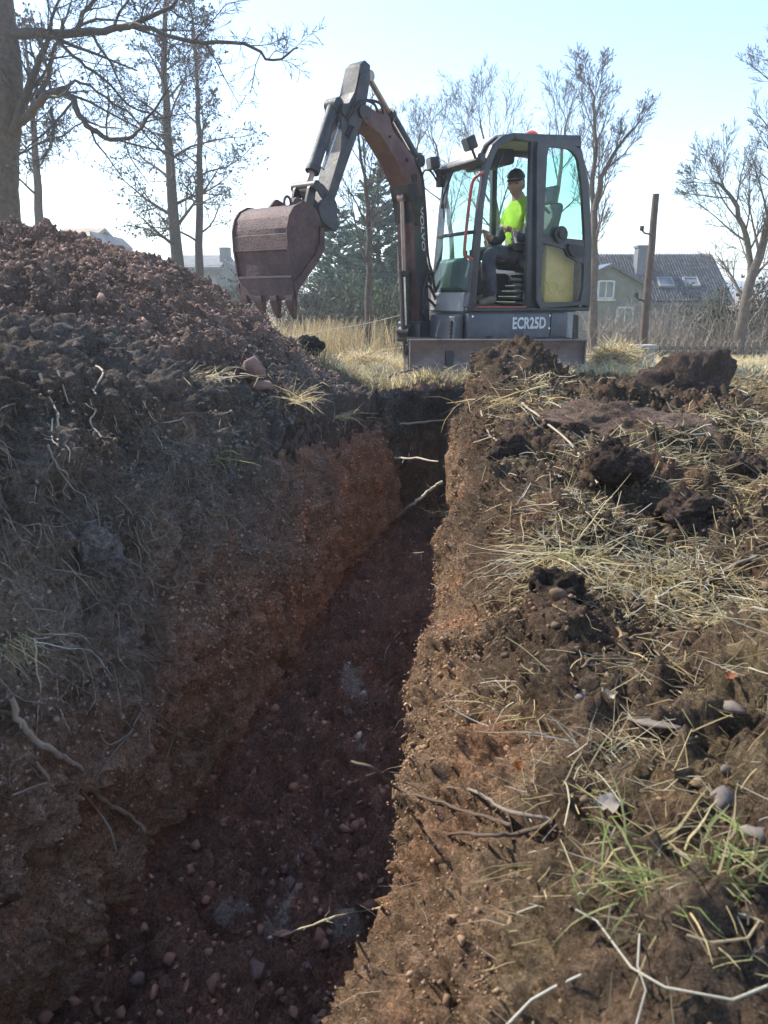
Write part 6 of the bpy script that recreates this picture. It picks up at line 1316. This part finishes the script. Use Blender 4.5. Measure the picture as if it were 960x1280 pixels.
stick('root', [(553, 602, 4.5), (540, 610, 4.5), (524, 624, 4.4), (508, 636, 4.5), (496, 646, 4.8)], .010, .007, 'pale crooked root bridging the far end of the trench', 'root', (.46, .40, .31), .01)
stick('root', [(494, 573, 4.9), (520, 573, 4.7), (548, 577, 4.5)], .008, .005, 'straight pale root poking across the far trench above the crooked one', 'root', (.44, .38, .30), .01)
stick('root', [(500, 530, 5.75), (530, 528, 5.72), (570, 522, 5.7), (590, 515, 5.8)], .010, .006, 'brownish root along the end wall of the trench', 'root', (.30, .24, .17), .01)
stick('stick', [(468, 484), (490, 474), (508, 464), (528, 458)], .011, .007, 'dark crooked stick on the grass at the left end of the blade', 'stick', (.06, .045, .04), .03)
stick('stick', [(842, 520), (832, 505), (818, 494), (806, 478)], .007, .003, 'dark forked twig leaning on the left of the peaty mound', 'stick', (.06, .045, .04), .02)
stick('root', [(205, 950, None), (220, 915, None), (236, 905, None)], .002, .0015, 'hair thin root arching over the ledge of the left wall', 'root', (.22, .18, .14), .012)
stick('root', [(468, 702, None), (500, 695, None), (530, 690, 2.9)], .003, .002, 'thin root lying over the shadowed trench floor', 'root', (.25, .2, .16), .012)
stick('root', [(500, 790, None), (486, 812, None), (480, 838, None)], .003, .002, 'thin twig hanging down the right rim into the trench', 'root', (.32, .27, .21), .012)
# leaves
def leaf(px, py, s, label, col, rot, seed):
    loc, nor = hit(px, py, .012); r = np.random.default_rng(seed); n = 11; V_ = []; F_ = []
    for i in range(n):
        t = i / (n - 1); w = math.sin(pi * t ** .8) * .34 * (1 + .25 * math.sin(t * 19 + seed)) + .01
        for j, sx in enumerate((-1, -.5, 0, .5, 1)):
            V_.append((s * (t - .5), s * w * sx, s * (.16 * abs(sx) + .12 * math.sin(t * 5 + seed) + .05 * r.normal() * abs(sx))))
    for i in range(n - 1):
        for j in range(4): a = i * 5 + j; F_.append((a, a + 1, a + 6, a + 5))
    o = mesh_np('dry_leaf', V_, F_, M['leaf'], None, np.array(col) * r.uniform(.8, 1.2, (len(V_), 1)), True); o.location = loc; o.rotation_euler = rot; return tag(o, label, 'leaf')
leaf(776, 800, .055, 'curled pale brown dry leaf standing on the right bank', (.42, .30, .18), (.9, .2, .9), 1)
leaf(752, 872, .035, 'small beige leaf beside the white stone chip', (.45, .36, .26), (.4, .3, .4), 2)
leaf(650, 965, .032, 'rust orange leaf fragment above the mud coated root', (.45, .17, .05), (.3, .5, .2), 3)
leaf(765, 1010, .045, 'folded grey white leaf above the green foreground tuft', (.30, .27, .24), (.2, .3, .1), 4)
leaf(915, 845, .030, 'reddish brown leaf scrap beside the dark grey stone', (.30, .12, .06), (.3, .1, 1.0), 5)
leaf(712, 860, .030, 'dark red dry leaf scrap among the straw', (.14, .06, .04), (.5, .3, 1.4), 6)

# ------------------------------------------------------------------ air
bm = bmesh.new(); box(bm, -430, 430, -130, 520, -4.5, 15, ID)
hz_m = bpy.data.materials.new('haze'); hz_m.use_nodes = True; hn = hz_m.node_tree; hn.nodes.clear(); ho = hn.nodes.new('ShaderNodeOutputMaterial'); hp = hn.nodes.new('ShaderNodeVolumePrincipled')
hp.inputs['Color'].default_value = (.97, .985, 1, 1); hp.inputs['Density'].default_value = .003; hp.inputs['Density Attribute'].default_value = ''; hp.inputs['Temperature Attribute'].default_value = ''; hp.inputs['Color Attribute'].default_value = ''; hz_m.cycles.homogeneous_volume = True; hp.inputs['Anisotropy'].default_value = .4
hn.links.new(hp.outputs[0], ho.inputs['Volume']); hz = done('haze', bm, hz_m, None, 0); tag(hz, kind='stuff')
